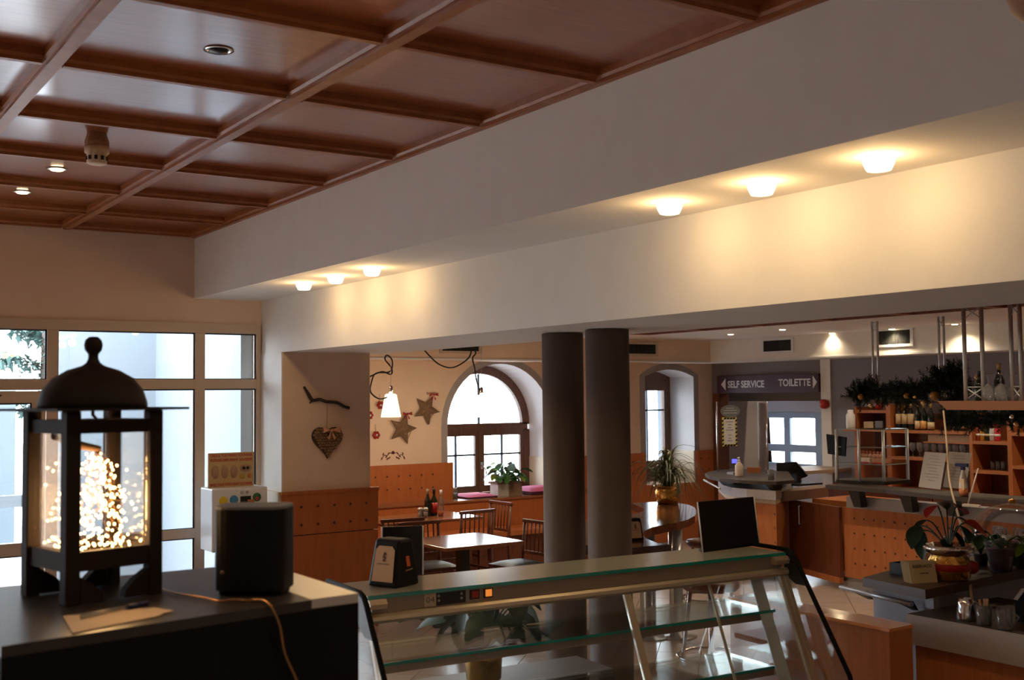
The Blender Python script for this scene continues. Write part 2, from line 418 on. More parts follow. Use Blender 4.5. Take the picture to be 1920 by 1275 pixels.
# ------------------------------------------------------------------ rear room: window wall with two arched windows
YW = 12.05; DEP = .5
def arch_pts(x0, x1, zs, rise, n=24):
    """points from left springing over the crown to right springing"""
    w = (x1 - x0) / 2; cx = (x0 + x1) / 2
    if abs(rise - w) < 1e-6: return [(cx - w * math.cos(PI * k / n), zs + w * math.sin(PI * k / n)) for k in range(n + 1)]
    r = (w * w + rise * rise) / (2 * rise); th = math.asin(w / r)
    return [(cx + r * math.sin(-th + 2 * th * k / n), zs + rise - r + r * math.cos(-th + 2 * th * k / n)) for k in range(n + 1)]
W1 = dict(x0=7.06, x1=8.632, sill=.79, zs=1.668, rise=.786)
W2 = dict(x0=10.23, x1=11.136, sill=.79, zs=2.29, rise=.10)
mb = MB(); ZT = 3.0
def quad(mb, a, b, c, d): mb.add([a, b, c, d], [(0, 1, 2, 3)])
xcur = 4.6
for w in (W1, W2):
    quad(mb, (xcur, YW, 0), (w['x0'], YW, 0), (w['x0'], YW, ZT), (xcur, YW, ZT))
    quad(mb, (w['x0'], YW, 0), (w['x1'], YW, 0), (w['x1'], YW, w['sill']), (w['x0'], YW, w['sill']))
    ap = arch_pts(w['x0'], w['x1'], w['zs'], w['rise'])
    for p, q in zip(ap, ap[1:]):
        quad(mb, (p[0], YW, p[1]), (q[0], YW, q[1]), (q[0], YW, ZT), (p[0], YW, ZT))
    xcur = w['x1']
quad(mb, (xcur, YW, 0), (11.62, YW, 0), (11.62, YW, ZT), (xcur, YW, ZT))
struct(mb.build('wall_window', CREAM))
mb = MB()
for w in (W1, W2):       # deep white reveals, splayed slightly
    ap = [(w['x0'], w['sill'])] + arch_pts(w['x0'], w['x1'], w['zs'], w['rise']) + [(w['x1'], w['sill'])]
    for p, q in zip(ap, ap[1:]):
        quad(mb, (p[0], YW, p[1]), (p[0], YW + DEP + .1, p[1]), (q[0], YW + DEP + .1, q[1]), (q[0], YW, q[1]))
struct(mb.build('wall_window_reveals', mat('reveal_white', (.80, .80, .84), .85)))
for w, bw in ((W1, .085), (W2, .09)):   # painted grey bands around the openings
    mb = MB()
    ip = [(w['x0'], w['sill'])] + arch_pts(w['x0'], w['x1'], w['zs'], w['rise']) + [(w['x1'], w['sill'])]
    op = [(w['x0'] - bw, w['sill'])] + arch_pts(w['x0'] - bw, w['x1'] + bw, w['zs'] + (0 if w is W1 else .02), w['rise'] + (bw if w is W1 else .07)) + [(w['x1'] + bw, w['sill'])]
    for k in range(len(ip) - 1):
        mb.prism([(ip[k][0], YW - .006, ip[k][1]), (ip[k + 1][0], YW - .006, ip[k + 1][1]), (op[k + 1][0], YW - .006, op[k + 1][1]), (op[k][0], YW - .006, op[k][1])], (0, .0055, 0))
    struct(mb.build('trim_1' if w is W1 else 'trim_2', GREYBAND))
# arched window frame
YF = YW + DEP
cx1 = 7.846; FW = mat('window_frame_wood', (.16, .075, .045), .45, nscale=4, wood=(.11, .05, .03), wscale=(8, 8, 2))
win1 = struct(MB().box((cx1 - .75, YF, 1.585), (cx1 + .75, YF + .07, 1.69)).build('window_4', FW))
mb = MB(); n = 28
for k in range(n):
    a0, a1 = PI * k / n, PI * (k + 1) / n
    f = lambda r, a: (cx1 - r * math.cos(a), YF, 1.668 + r * math.sin(a))
    mb.prism([f(.67, a0), f(.78, a0), f(.78, a1), f(.67, a1)], (0, .07, 0))
mb.build('arch_frame', FW, win1)
for s in (-1, 1):
    a, b = sorted((cx1 + s * .69, cx1 + s * .78)); MB().box((a, YF, .79), (b, YF + .07, 1.60)).build('jamb', FW, win1)
    a, b = sorted((cx1 + s * .02, cx1 + s * .69))
    leaf = MB().box((a, YF + .01, .80), (b, YF + .06, .885)).box((a, YF + .01, 1.53), (b, YF + .06, 1.585)).box((a, YF + .01, .885), (a + .05, YF + .06, 1.53)).box((b - .05, YF + .01, .885), (b, YF + .06, 1.53)).build('casement', FW, win1)
    mx_ = (a + b) / 2
    MB().box((mx_ - .012, YF + .02, .885), (mx_ + .012, YF + .05, 1.53)).build('muntin', GASKET, leaf)
    MB().box((a + .05, YF + .02, 1.272), (mx_ - .012, YF + .05, 1.296)).box((mx_ + .012, YF + .02, 1.272), (b - .05, YF + .05, 1.296)).build('muntin', GASKET, leaf)
    MB().box((a + .05, YF + .033, .885), (b - .05, YF + .037, 1.53)).build('pane', GL, leaf)
MB().box((cx1 - .02, YF - .012, .80), (cx1 + .02, YF + .06, 1.585)).build('meeting_stile', FW, win1)
MB().box((cx1 - .012, YF + .02, 1.69), (cx1 + .012, YF + .05, 2.335)).build('muntin', GASKET, win1)
h = MB().box((cx1 - .012, YF - .03, 1.10), (cx1 + .022, YF - .012, 1.19)).build('handle', CHROME, win1)
MB().tube([(cx1 + .005, YF - .045, 1.145), (cx1 + .05, YF - .05, 1.10), (cx1 + .06, YF - .05, 1.03)], .009).build('handle_lever', CHROME, h)
MB().prism([(p[0], YF + .034, p[1]) for p in arch_pts(cx1 - .69, cx1 + .69, 1.668, .69)], (0, .004, 0)).build('pane', GL, win1)
# second window
win2 = struct(MB().box((10.16, YF, 2.10), (11.16, YF + .07, 2.42)).build('window_5', FW))
for a, b in ((10.16, 10.42), (11.02, 11.16)): MB().box((a, YF, .8), (b, YF + .07, 2.10)).build('jamb', FW, win2)
MB().box((10.42, YF, .8), (11.02, YF + .07, 1.09)).build('bottom_rail', FW, win2)
MB().box((10.702, YF + .02, 1.09), (10.722, YF + .05, 2.10)).build('muntin', GASKET, win2)
MB().box((10.42, YF + .02, 1.805), (10.702, YF + .05, 1.828)).box((10.722, YF + .02, 1.805), (11.02, YF + .05, 1.828)).build('muntin', GASKET, win2)
MB().box((10.42, YF + .033, 1.09), (11.02, YF + .037, 2.10)).build('pane', GL, win2)
portal('daylight_portal', (cx1, YF + .2, 1.6), (-PI / 2, 0, 0), 1.6, 1.7)
portal('daylight_portal', (10.7, YF + .2, 1.6), (-PI / 2, 0, 0), .9, 1.3)
# wainscot, sill shelf and built-in bench along the window wall
bench = struct(MB().box((4.64, 11.70, 0), (9.4, 11.74, .775)).build('baseboard_bench_front', WAINS))
MB().box((4.64, 11.68, .775), (9.4, YW - .001, .80)).build('sill_shelf', TABLEW, bench)
MB().box((7.06, YW - .001, .775), (8.632, YF - .001, .80)).build('sill_shelf', TABLEW, bench)
MB().box((4.64, 11.20, .40), (9.4, 11.70, .455)).build('bench_seat', WAINS, bench)
MB().box((4.64, 11.27, 0), (9.4, 11.30, .40)).build('bench_riser', DARKW, bench)
MB().box((4.64, YW - .035, .80), (7.12, YW - .007, 1.24)).build('back_panel', WAINS, bench)
MB().box((8.72, YW - .035, .80), (9.4, YW - .007, 1.24)).build('back_panel', WAINS, bench)
m_ = MB(); studs(m_, (5.9, YW - .035, .95), (1, 0, 0), 1, 7, 2, .014, (0, -1, 0), .155, .155); m_.build('panel_stud', STUD, bench, kind='stuff')
MB().box((8.615, YW, .80), (8.631, YF - .002, 1.24)).build('reveal_panel', CREAM_LITW, bench)  # wood panel, daylight put into its cream colour
wn2 = struct(MB().box((9.4, YW - .035, 0), (10.2, YW - .007, 1.24)).build('baseboard_window', WAINS))
MB().box((11.15, YW - .035, 0), (11.6, YW - .007, 1.24)).build('side_panel', WAINS, wn2)
MB().box((10.2, YW - .035, 0), (11.15, YW - .007, .795)).build('low_panel', WAINS, wn2)
MB().box((11.12, YW, .80), (11.135, YF - .002, 1.24)).build('reveal_panel', CREAM_LITW, wn2)  # window-lit wood, the brightness painted in as cream
m_ = MB(); studs(m_, (11.22, YW - .035, .97), (1, 0, 0), 1, 3, 2, .014, (0, -1, 0), .155, .155); studs(m_, (9.5, YW - .035, .97), (1, 0, 0), 1, 5, 2, .014, (0, -1, 0), .155, .155); m_.build('panel_stud', STUD, wn2, kind='stuff')
quad_ = MB().box((7.06, YW, .6), (8.632, YF + .3, .775)).box((10.23, YW, .6), (11.136, YF + .3, .795)).build('wall_window_sill_base', CREAM); struct(quad_)
struct(MB().box((4.6, YF + .04, -.1), (7.02, YF + .3, 3.4)).box((8.68, YF + .04, -.1), (10.17, YF + .3, 3.4)).box((11.15, YF + .04, -.1), (11.7, YF + .3, 3.4)).box((7.02, YF + .04, 2.5), (11.15, YF + .3, 3.4)).box((7.02, YF + .04, -.1), (11.15, YF + .3, .7)).build('wall_window_outer', EXTW))
struct(MB().box((3.9, YF + .35, -.25), (16, 60, -.06)).build('ground_courtyard', mat('courtyard_paving', (.6, .6, .6), .9, noise=.1, nscale=3)))

# rear room ceiling: white border, wood coffers, bulkhead with vents
ZC2 = 2.78
rc = struct(MB().box((XBK, -3, ZC2 + .12), (15.6, 14.4, ZC2 + .3)).build('ceiling_rear', WHITE))
MB().box((9.2, -3, ZC2), (11.7, 12.05, ZC2 + .12)).build('plaster_border', WHITE, rc)
MB().box((XBK, 10.75, ZC2), (9.2, 12.05, ZC2 + .12)).build('plaster_border', WHITE, rc)
yy = [10.67 - .95 * k for k in range(14)]
for y in yy: MB().box((XBK, y, ZC2 + .001), (9.169, y + .08, ZC2 + .11)).build('cross_beam', BEAMW, rc)
MB().box((9.17, -3, ZC2 + .001), (9.1995, 10.749, ZC2 + .119)).build('edge_strip', DARKW, rc)
for x in (5.0, 6.05, 7.1, 8.15):
    for k in range(len(yy) - 1): MB().box((x, yy[k + 1] + .08, ZC2 + .001), (x + .08, yy[k], ZC2 + .11)).build('long_beam', BEAMW, rc)
xx = (5.08, 6.13, 7.18, 8.23)
for x in xx:
    for k in range(len(yy) - 1): MB().box((x, yy[k + 1] + .08, ZC2 + .085), (x + .97 if x < 8.2 else 9.169, yy[k], ZC2 + .105)).build('ceiling_panel', CEILW, rc)
ZK = 2.475
bk = struct(MB().box((4.6, 11.55, ZK), (11.0, YW - .002, ZC2 - .001)).build('ceiling_bulkhead', CREAM))
MB().box((11.0, -3, ZK), (11.62, YW - .002, ZC2 - .001)).build('bulkhead_return', WHITE, bk)
MB().box((4.64, 11.535, ZK), (10.985, 11.55, ZK + .02)).box((10.985, -3, ZK), (11.0, 11.55, ZK + .02)).build('bulkhead_lip', WHITEP, bk)
def vent(axis, a, b, z0, z1, label):
    if axis == 'y':
        t = thing('air_vent', label, 'vent', ((a + b) / 2, 11.55, z0)); f = lambda u0, u1, d0, d1, w0, w1: ((u0, 11.55 - d1, w0), (u1, 11.55 - d0, w1))
    else:
        t = thing('air_vent', label, 'vent', (11.0, (a + b) / 2, z0)); f = lambda u0, u1, d0, d1, w0, w1: ((11.0 - d1, u0, w0), (11.0 - d0, u1, w1))
    q = MB()
    for args in ((a - .04, b + .04, .001, .015, z1, z1 + .03), (a - .04, b + .04, .001, .015, z0 - .03, z0), (a - .04, a, .001, .015, z0, z1), (b, b + .04, .001, .015, z0, z1)): q.box(*f(*args))
    q.build('vent_frame', WHITEP if axis == 'x' else FRAMEW, t)
    MB().box(*f(a, b, .001, .003, z0, z1)).build('vent_backing', BLACKM, t)
    nn = 22
    for k in range(nn):
        u = a + (b - a) * (k + .5) / nn; MB().box(*f(u - .004, u + .004, .003, .013, z0, z1)).build('slat', GRATE, t)
vent('y', 6.70, 7.21, 2.585, 2.71, 'dark slatted air vent in the bulkhead above the arched window')
vent('y', 9.4, 10.0, 2.585, 2.71, 'dark slatted air vent in the bulkhead just right of the columns')
vent('x', 10.06, 10.54, 2.59, 2.73, 'small white framed air vent above the self service sign')
vent('x', 8.26, 8.70, 2.60, 2.76, 'large white framed air vent above the wine shelves')

# ------------------------------------------------------------------ right wall: passage with the sign, grey bar wall
XR = 11.5
struct(MB().box((XR, -3, 0), (XR + .18, 9.86, ZK)).build('wall_bar', BARGREY))
struct(MB().box((XR - .02, 9.86, 0), (XR + .18, 10.02, ZK)).build('wall_bar_end', WHITE))
pas = struct(MB().box((XR, 10.02, 2.05), (XR + .15, YW, ZK)).build('wall_passage_header', mat('passage_header', (.20, .17, .17), .8)))
MB().box((XR - .03, 11.88, 0), (XR + .15, YW - .036, 2.05)).build('passage_jamb', DARKW, pas)
GREYP = mat('passage_wall', (.50, .46, .48), .85)
pw = struct(MB().box((14.3, 13.9, 0), (14.5, 14.2, 2.9)).box((14.3, 9.0, 0), (14.5, 12.3, 2.9)).box((14.3, 12.3, 1.72), (14.5, 13.9, 2.9)).box((14.3, 12.3, 0), (14.5, 13.9, .84)).box((13.2, 14.2, 0), (14.5, 14.4, 2.9)).box((13.2, 12.72, 0), (13.3, 14.2, 2.9)).box((11.68, 8.9, 0), (14.5, 9.0, 2.9)).build('wall_passage', GREYP))
MB().box((11.68, YW + .58, 0), (13.2, YW + .66, 2.9)).build('passage_side', mat('passage_pale', (.5, .46, .47), .85), pw)
MB().box((12.4, 9.0, 1.93), (12.8, 14.2, 2.3)).build('passage_beam', mat('passage_beam', (.25, .22, .22), .8), pw)
BLUEF = mat('bluegrey_frame', (.30, .36, .44), .5)
win3 = struct(MB().box((14.28, 12.3, .84), (14.36, 13.9, .88)).build('window_6', BLUEF))
for a, b in ((13.82, 13.9), (13.14, 13.27), (12.3, 12.6)): MB().box((14.28, a, .88), (14.36, b, 1.63)).build('mullion', BLUEF, win3)
for a, b in ((12.6, 13.14), (13.27, 13.82)):
    MB().box((14.28, a, 1.07), (14.36, b, 1.19)).build('transom', BLUEF, win3)
    MB().box((14.31, a, .88), (14.315, b, 1.63)).build('pane', GL, win3)
MB().box((14.28, 12.3, 1.63), (14.36, 13.9, 1.72)).build('transom', BLUEF, win3)
portal('daylight_portal', (14.6, 13.1, 1.28), (0, PI / 2, 0), .8, 1.6)
sign = thing('direction_sign', 'purple overhead sign reading SELF SERVICE and TOILETTE with white arrows', 'sign', (XR - .02, 10.95, 2.055))
MB().box((XR - .05, 10.03, 2.055), (XR - .003, 11.90, 2.295)).build('sign_board', PURPLE, sign, bevel=.003)
xs_ = XR - .052
def P_(u, z): return (xs_, u, z)          # u runs along -Y to the right in view
text('lettering', 'SELF SERVICE', SIGNW, sign, (xs_, 11.68, 2.125), (0, -1, 0), (0, 0, 1), .10, .70, .001, .03)
text('lettering', 'TOILETTE', SIGNW, sign, (xs_, 10.72, 2.135), (0, -1, 0), (0, 0, 1), .10, .56, .001, .03)
MB().prism([(xs_, 11.81, 2.175), (xs_, 11.72, 2.26), (xs_, 11.72, 2.09)], (-.003, 0, 0)).build('arrow', SIGNW, sign)
MB().prism([(xs_, 10.05, 2.185), (xs_, 10.12, 2.27), (xs_, 10.12, 2.10)], (-.003, 0, 0)).build('arrow', SIGNW, sign)
al = thing('alarm_bell', 'round red alarm sounder on the white wall end', 'alarm', (XR - .02, 9.93, 1.90))
for prof_, m in (([(.055, 0), (.055, .02)], WHITEP), ([(.062, .02), (.062, .07), (.045, .09), (.02, .10)], RED)):
    o = MB().lathe(prof_, (0, 0, 0), 20).build('sounder_base' if m is WHITEP else 'sounder_dome', m, None); o.parent = al; o.rotation_euler = (0, -PI / 2, 0)

# ------------------------------------------------------------------ columns under the beam
for y, lab in ((5.87, 'round taupe column, the left one of the touching pair'), (5.41, 'round taupe column, the right one of the touching pair')):
    c = MB().lathe([(.150, 0), (.150, .05), (.133, .06), (.133, ZL - .004)], (4.30, y, 0), 40).build('column', COLM); tag(c, lab, 'column')

# ------------------------------------------------------------------ lamps of the place, with unseen ones added
for k, (y, lab) in enumerate(((8.03, 'frosted bowl lamp under the soffit, leftmost of six'), (7.46, 'frosted bowl lamp under the soffit, second from the glass front'), (6.88, 'frosted bowl lamp under the soffit, third from the glass front'),
                     (3.87, 'frosted bowl lamp under the soffit, left one of the near three'), (3.30, 'frosted bowl lamp under the soffit, middle one of the near three'), (2.71, 'frosted bowl lamp under the soffit, rightmost and nearest'), (.20, 'added unseen bowl lamp under the soffit beyond the right picture edge, first'), (-.37, 'added unseen bowl lamp under the soffit beyond the right picture edge, second'), (-.94, 'added unseen bowl lamp under the soffit beyond the right picture edge, third'))):  # last three are added out of view to warm the right counters
    t = thing('bowl_lamp', lab, 'lamp', (3.45, y, ZS), 0, 'bowl lamps under the soffit')
    MB().lathe([(.042, 0), (.046, -.0075)], (3.45, y, ZS - .0005), 20).build('lamp_mount', WHITEP, t)
    MB().lathe([(.052, -.008), (.060, -.010), (.056, -.030), (.044, -.054), (.03, -.057), (0.0001, -.058)], (3.45, y, ZS), 24).build('lamp_bowl', COVE, t)
    p = point('bowl_light', (3.45, y, ZS - .12), 1.35, (1, .60, .23), .05)
def downlight(loc, lit, label, r=.045, power=0., rimm=WHITEP):
    t = thing('ceiling_spot', label, 'spotlight', loc, 0, 'recessed ceiling spots')
    MB().lathe([(r * .72, -.002), (r, -.002), (r * 1.05, -.004), (r * .75, -.006), (r * .72, -.002)], loc, 20).build('spot_ring', rimm, t)
    MB().lathe([(.0001, -.003), (r * .7, -.003), (r * .62, -.013), (.0001, -.015)], loc, 16).build('spot_lens', SPOTLIT if lit else BLACK, t)
    if power: spot('spot_beam', Vector(loc) - Vector((0, 0, .04)), power)
downlight(at(410, 93, z=ZP), False, 'unlit silver ceiling spot in the large coffer near the top', .06, rimm=CHROME)
downlight(at(107, 316, z=ZP), True, 'lit ceiling spot in the coffer below the smoke detector', .06, 2)
downlight(at(42, 359, z=ZP), True, 'lit ceiling spot at the left edge, lowest of the coffer spots', .06, 2)
for p, lab in (((1370, 626), 'lit spot in the white rear ceiling above the second arched window'), ((1467, 617), 'lit spot in the white rear ceiling left of the small vent'), ((1560, 624), 'lit spot close above the white wall end'),
               ((1672, 616), 'lit spot between the two far hanging truss posts'), ((1790, 607), 'lit spot just left of the near truss post')):
    downlight(at(*p, z=ZC2), True, lab, .05, 15)
for k, y in enumerate((6.4, 5.5, 4.6)): downlight((10.35, y, ZC2), True, 'added unseen spot above the right part of the bar, %s from the left' % ('first', 'second', 'third')[k], .05, 24)  # extra spots added to the row to brighten the bar
for k, y in enumerate((9.4, 8.45, 7.5, 6.55, 5.6, 4.65)): downlight((7.66, y, ZC2 + .085), True, 'added unseen spot in the wooden rear coffers behind the beam, %s from the window wall' % ('first', 'second', 'third', 'fourth', 'fifth', 'sixth')[k], .05, 22)  # hidden row added to light the curved table, stools and bar front
downlight((12.9, 11.2, ZC2 + .12), True, 'added hidden spot in the passage ceiling behind the sign', .05, 40)  # added out of sight to lighten the passage
for k, (x, y) in enumerate(((1.6, 1.7), (-.55, 1.7), (-.55, 4.6))): downlight((x, y, ZP), True, 'added unseen ceiling spot in a coffer %s' % ('straight above the camera', 'left of the camera', 'left of the picture edge')[k], .06, 12)  # added out of view to light the foreground from above
sd = thing('smoke_detector', 'brown and cream smoke detector hanging from a ceiling coffer', 'detector', at(182, 250, z=ZP))
c = at(182, 250, z=ZP)
MB().lathe([(.05, 0), (.066, -.05), (.066, -.075)], c, 12, False).build('detector_base', mat('detector_brown', (.30, .17, .09), .6), sd)
MB().lathe([(.066, -.0755), (.066, -.11), (.055, -.115), (.054, -.165), (.045, -.172), (.0001, -.173)], c, 16).build('detector_head', mat('detector_cream', (.60, .45, .30), .6), sd)
q = MB()
for k in range(10):
    a = 2 * PI * k / 10; q.cbox(c + Vector((.055 * math.cos(a), .055 * math.sin(a), -.142)), (.006, .016, .022), a)
q.build('detector_slot', BLACK, sd, kind='stuff')

def pendant(c, label, loops):
    t = thing('pendant_lamp', label, 'lamp', c, 0, 'pendant lamps over the rear tables')
    MB().lathe([(.107, 0), (.062, .235), (.05, .245), (.02, .247)], c, 28).build('lamp_shade', SHADE, t)
    MB().lathe([(.022, .246), (.022, .32), (.012, .335)], c, 14).build('socket', CHROME, t)
    top = Vector((c.x, c.y, 2.78))
    MB().tube([c + Vector((0, 0, .33)), Vector((c.x, c.y, 2.775))], .0025, 5).build('suspension_wire', STEEL, t)
    MB().tube(loops, .008, 6).build('cable', CABLE, t)
    point('pendant_light', c + Vector((0, 0, -.06)), 9, (1, .80, .52), .06)
def smooth(pts, n=6):
    P = [Vector(p) for p in pts]; out = []
    for i in range(len(P) - 1):
        p0, p1, p2, p3 = P[max(i - 1, 0)], P[i], P[i + 1], P[min(i + 2, len(P) - 1)]
        for k in range(n):
            t = k / n; out.append(.5 * ((2 * p1) + (p2 - p0) * t + (2 * p0 - 5 * p1 + 4 * p2 - p3) * t * t + (3 * p1 - p0 - 3 * p2 + p3) * t ** 3))
    return out + [P[-1]]
y1 = 10.75
pc = at(733, 782, y=y1)
pendant(pc, 'lit white pendant lamp near the cork heart pier', smooth([at(*p, y=y1 + d) for p, d in (((733, 742), 0), ((712, 748), -.06), ((695, 735), -.05), ((697, 715), 0), ((705, 700), .03), ((728, 698), .03), ((735, 690), .02), ((735, 675), 0), ((726, 666), 0), ((722, 674), .02), ((734, 690), .03), ((733, 702), .02), ((716, 697), 0), ((694, 706), 0))]))
pc2 = at(903, 782, y=y1)
pendant(pc2, 'lit pendant lamp hanging in front of the arched window', smooth([at(*p, y=y1) for p in ((903, 740), (898, 728), (893, 712), (890, 690), (886, 672), (892, 662), (886, 652), (878, 672), (850, 689), (825, 684), (806, 668), (792, 652))]))

# ------------------------------------------------------------------ wall decorations
def tube_star(c, R, rot, label):
    t = thing('straw_star', label, 'star', c, 0, 'wicker stars on the wall'); c = Vector(c)
    pts = [c + Vector(((R if k % 2 == 0 else R * .42) * math.sin(rot + PI * k / 5), 0, (R if k % 2 == 0 else R * .42) * math.cos(rot + PI * k / 5))) for k in range(10)]
    MB().tube(pts + [pts[0]], .009, 6).build('star_outline', WICKER, t)
    q = MB()
    for k in range(10):
        mid = pts[k]; nx = pts[(k + 1) % 10]
        q.add([c + Vector((0, -.028, 0)), mid, nx], [(0, 1, 2)]); q.add([c + Vector((0, .008, 0)), nx, mid], [(0, 1, 2)])
    q.build('star_body', WICKER, t)
    q = MB()
    for k in range(70):
        a, b = random.sample(range(10), 2); 
        if abs(a - b) in (5,): continue
        u, v = random.random(), random.random()
        p = c + (pts[a] - c) * u + Vector((0, -.03 * (1 - u), 0)); r = c + (pts[(a + random.choice((-1, 1, 2))) % 10] - c) * v + Vector((0, -.03 * (1 - v), 0))
        q.tube([p, r], .0035, 4)
    q.build('woven_twigs', mat('wicker_light', (.27, .16, .09), .8), t, kind='stuff')
    tip = pts[0] if rot < 0 else pts[0]
    return t, pts
def bow(c, m, parent, s=.06):
    c = Vector(c)
    q = MB()
    for sg in (-1, 1):
        q.add([c, c + Vector((sg * s, -.012, s * .45)), c + Vector((sg * s * 1.1, -.012, -s * .3)), c + Vector((sg * s * .5, -.03, 0))], [(0, 1, 3), (1, 2, 3), (2, 0, 3)])
        q.add([c, c + Vector((sg * s * .25, -.012, -s * 1.1)), c + Vector((sg * s * .55, -.012, -s * .9))], [(0, 1, 2)])
    q.ball(c + Vector((0, -.012, 0)), s * .2)
    return q.build('bow', m, parent)
st1, pp = tube_star((6.42, YW - .04, 1.665), .185, R_(-14 + 30), 'lower wicker star with red bow behind the pendant lamp')
bow(pp[0] + Vector((.0, -.02, .0)), REDF, st1)
st2, pp = tube_star((6.75, YW - .04, 1.89), .18, R_(172), 'upper wicker star with red bow beside the arched window')
bow(pp[6] + Vector((0, -.02, .02)), REDF, st2)
for (x, z, l) in ((6.075, 1.60, 'small red flower ornament hanging lowest on the wall'), (6.13, 1.95, 'small red flower ornament half behind the pendant lamp'), (5.99, 1.835, 'small red flower ornament at the pier edge')):
    t = thing('flower_ornament', l, 'ornament', (x, YW - .03, z), 0, 'red ornaments on the wall')
    q = MB()
    for k in range(6): a = PI * k / 3; q.ball((x + .03 * math.cos(a), YW - .03, z + .03 * math.sin(a)), .02)
    q.build('petal_ring', REDF, t); MB().ball((x, YW - .045, z), .014).build('button', SIGNW, t)
    MB().tube([(x, YW - .02, z + .04), (x, YW - .01, z + .13)], .003, 5).build('cord', TWINE, t)
sten = thing('wall_stencil', 'painted dark red scroll stencil above the bench back', 'stencil', (6.31, YW - .002, 1.31))
q = MB()
for sg in (-1, 1):
    path = [(6.31 + sg * (.02 + .14 * k / 10), YW - .002, 1.375 - .06 * (k / 10) ** 2 + .012 * math.sin(k * 1.1)) for k in range(11)]
    q.tube(path, .004, 4)
    for dx, dz in ((.06, .015), (.09, -.02), (.13, .01), (.15, -.04), (.05, -.035), (.075, -.045)): q.cbox((6.31 + sg * dx, YW - .002, 1.36 + dz), (.03, .002, .014), 0, 0, sg * R_(40 + dx * 200))
for a in range(5): q.cbox((6.31 + .012 * math.cos(a * 1.26), YW - .002, 1.385 + .012 * math.sin(a * 1.26)), (.018, .002, .018), 0, 0, a)
q.build('scroll_pattern', mat('stencil_red', (.12, .02, .02), .8), sten)
# cork heart on the pier
hc = Vector((4.185, YP - .03, 1.675)); ht = thing('cork_heart', 'heart of wine corks with a ribbon bow hanging on the pier', 'decoration', hc)
def heart_in(x, z, s=1.0):
    X, Z = x / (.125 * s), (z - .0) / (.125 * s) + .12
    return (X * X + Z * Z - 1) ** 3 - X * X * Z ** 3 < 0
hp = [(16 * math.sin(t) ** 3, 13 * math.cos(t) - 5 * math.cos(2 * t) - 2 * math.cos(3 * t) - math.cos(4 * t)) for t in [2 * PI * k / 40 for k in range(40)]]
MB().prism([(hc.x + a * .0090, hc.y + .029, hc.z + b * .0095) for a, b in hp], (0, -.03, 0)).build('backing', mat('heart_backing', (.06, .035, .02), .9), ht)
ck = MB().lathe([(.0125, 0), (.0125, .02), (.011, .023), (.0001, .023)], (0, 0, 0), 8).mesh('cork'); ck.materials.append(CORK)
ncork = 0
for i in range(-8, 9):
    for j in range(-9, 8):
        x, z = (i + .5 * (j % 2)) * .0262, j * .0232
        inside = False; n_ = len(hp)
        for k in range(n_):
            x0, z0 = hp[k][0] * .0086, hp[k][1] * .0090; x1, z1 = hp[(k + 1) % n_][0] * .0086, hp[(k + 1) % n_][1] * .0090
            if (z0 > z) != (z1 > z) and x < (x1 - x0) * (z - z0) / (z1 - z0) + x0: inside = not inside
        if inside:
            inst('cork', ck, ht, (x, 0, z), (PI / 2, 0, 0), (1, 1, .8 + .5 * random.random())); ncork += 1
bow(hc + Vector((.02, -.03, .085)), mat('ribbon', (.60, .30, .18), .6), ht, .075)
MB().tube([hc + Vector((0, .02, .10)), Vector((4.186, YP - .02, 1.99))], .003, 5).build('hanging_cord', TWINE, ht)
br = thing('driftwood_branch', 'dark crooked branch mounted on the pier above the cork heart', 'branch', (4.2, YP - .02, 2.0))
q = MB().tube(smooth([at(*p, y=YP - .02) for p in ((570, 725), (578, 738), (586, 750), (600, 749), (612, 753), (632, 755), (645, 762), (655, 765))], 4), [.009, .011, .012, .013, .015, .015, .016, .016] + [.014] * 21, 7)
q.tube([at(588, 751, y=YP - .02), at(580, 756, y=YP - .02)], [.009, .005], 6); q.build('branch_wood', BARK, br)

# ------------------------------------------------------------------ coin press machine by the glass front
mc = thing('coin_press_machine', 'white souvenir penny press machine standing by the glass front', 'machine', (3.38, 9.35, 0))
MB().box((3.14, 9.2, .78), (3.62, 9.5, 1.30)).build('machine_head', WHITEP, mc, bevel=.01)
MB().box((3.18, 9.24, .06), (3.58, 9.48, .78)).build('pedestal', ACRY, mc)
MB().box((3.16, 9.22, 0), (3.60, 9.50, .06)).build('base_plate', BLACK, mc)
MB().lathe([(.04, .1), (.04, .3), (.07, .32), (.07, .5), (.03, .55), (.03, .77)], (3.38, 9.36, 0), 14).build('press_gear', STEEL, mc)
MB().box((3.16, 9.36, 1.30), (3.56, 9.375, 1.59)).build('sign_panel', mat('sign_tan', (.58, .42, .20), .6), mc)
REDL = mat('sign_red', (.50, .05, .04), .6)
for body, z, w in (('CREA IL TUO PENNY SOUVENIR', 1.555, .37), ('ERZEUGE DEIN PENNY SOUVENIR', 1.518, .37), ('MAKE YOUR OWN PENNY SOUVENIR', 1.312, .37)):
    text('lettering', body, REDL, mc, (3.175, 9.358, z), (1, 0, 0), (0, 0, 1), .024, w, .001, .03)
ov = mat('coin_print', (.45, .27, .17), .6)
for x in (3.22, 3.30, 3.38):
    MB().lathe([(.030, 0), (.030, .002)], (0, 0, 0), 20, sx=1, sy=1.9).build('coin_print', ov, mc, False).matrix_local = Matrix.Translation((x - 3.38, .005, 1.43)) @ Matrix.Rotation(PI / 2, 4, 'X')
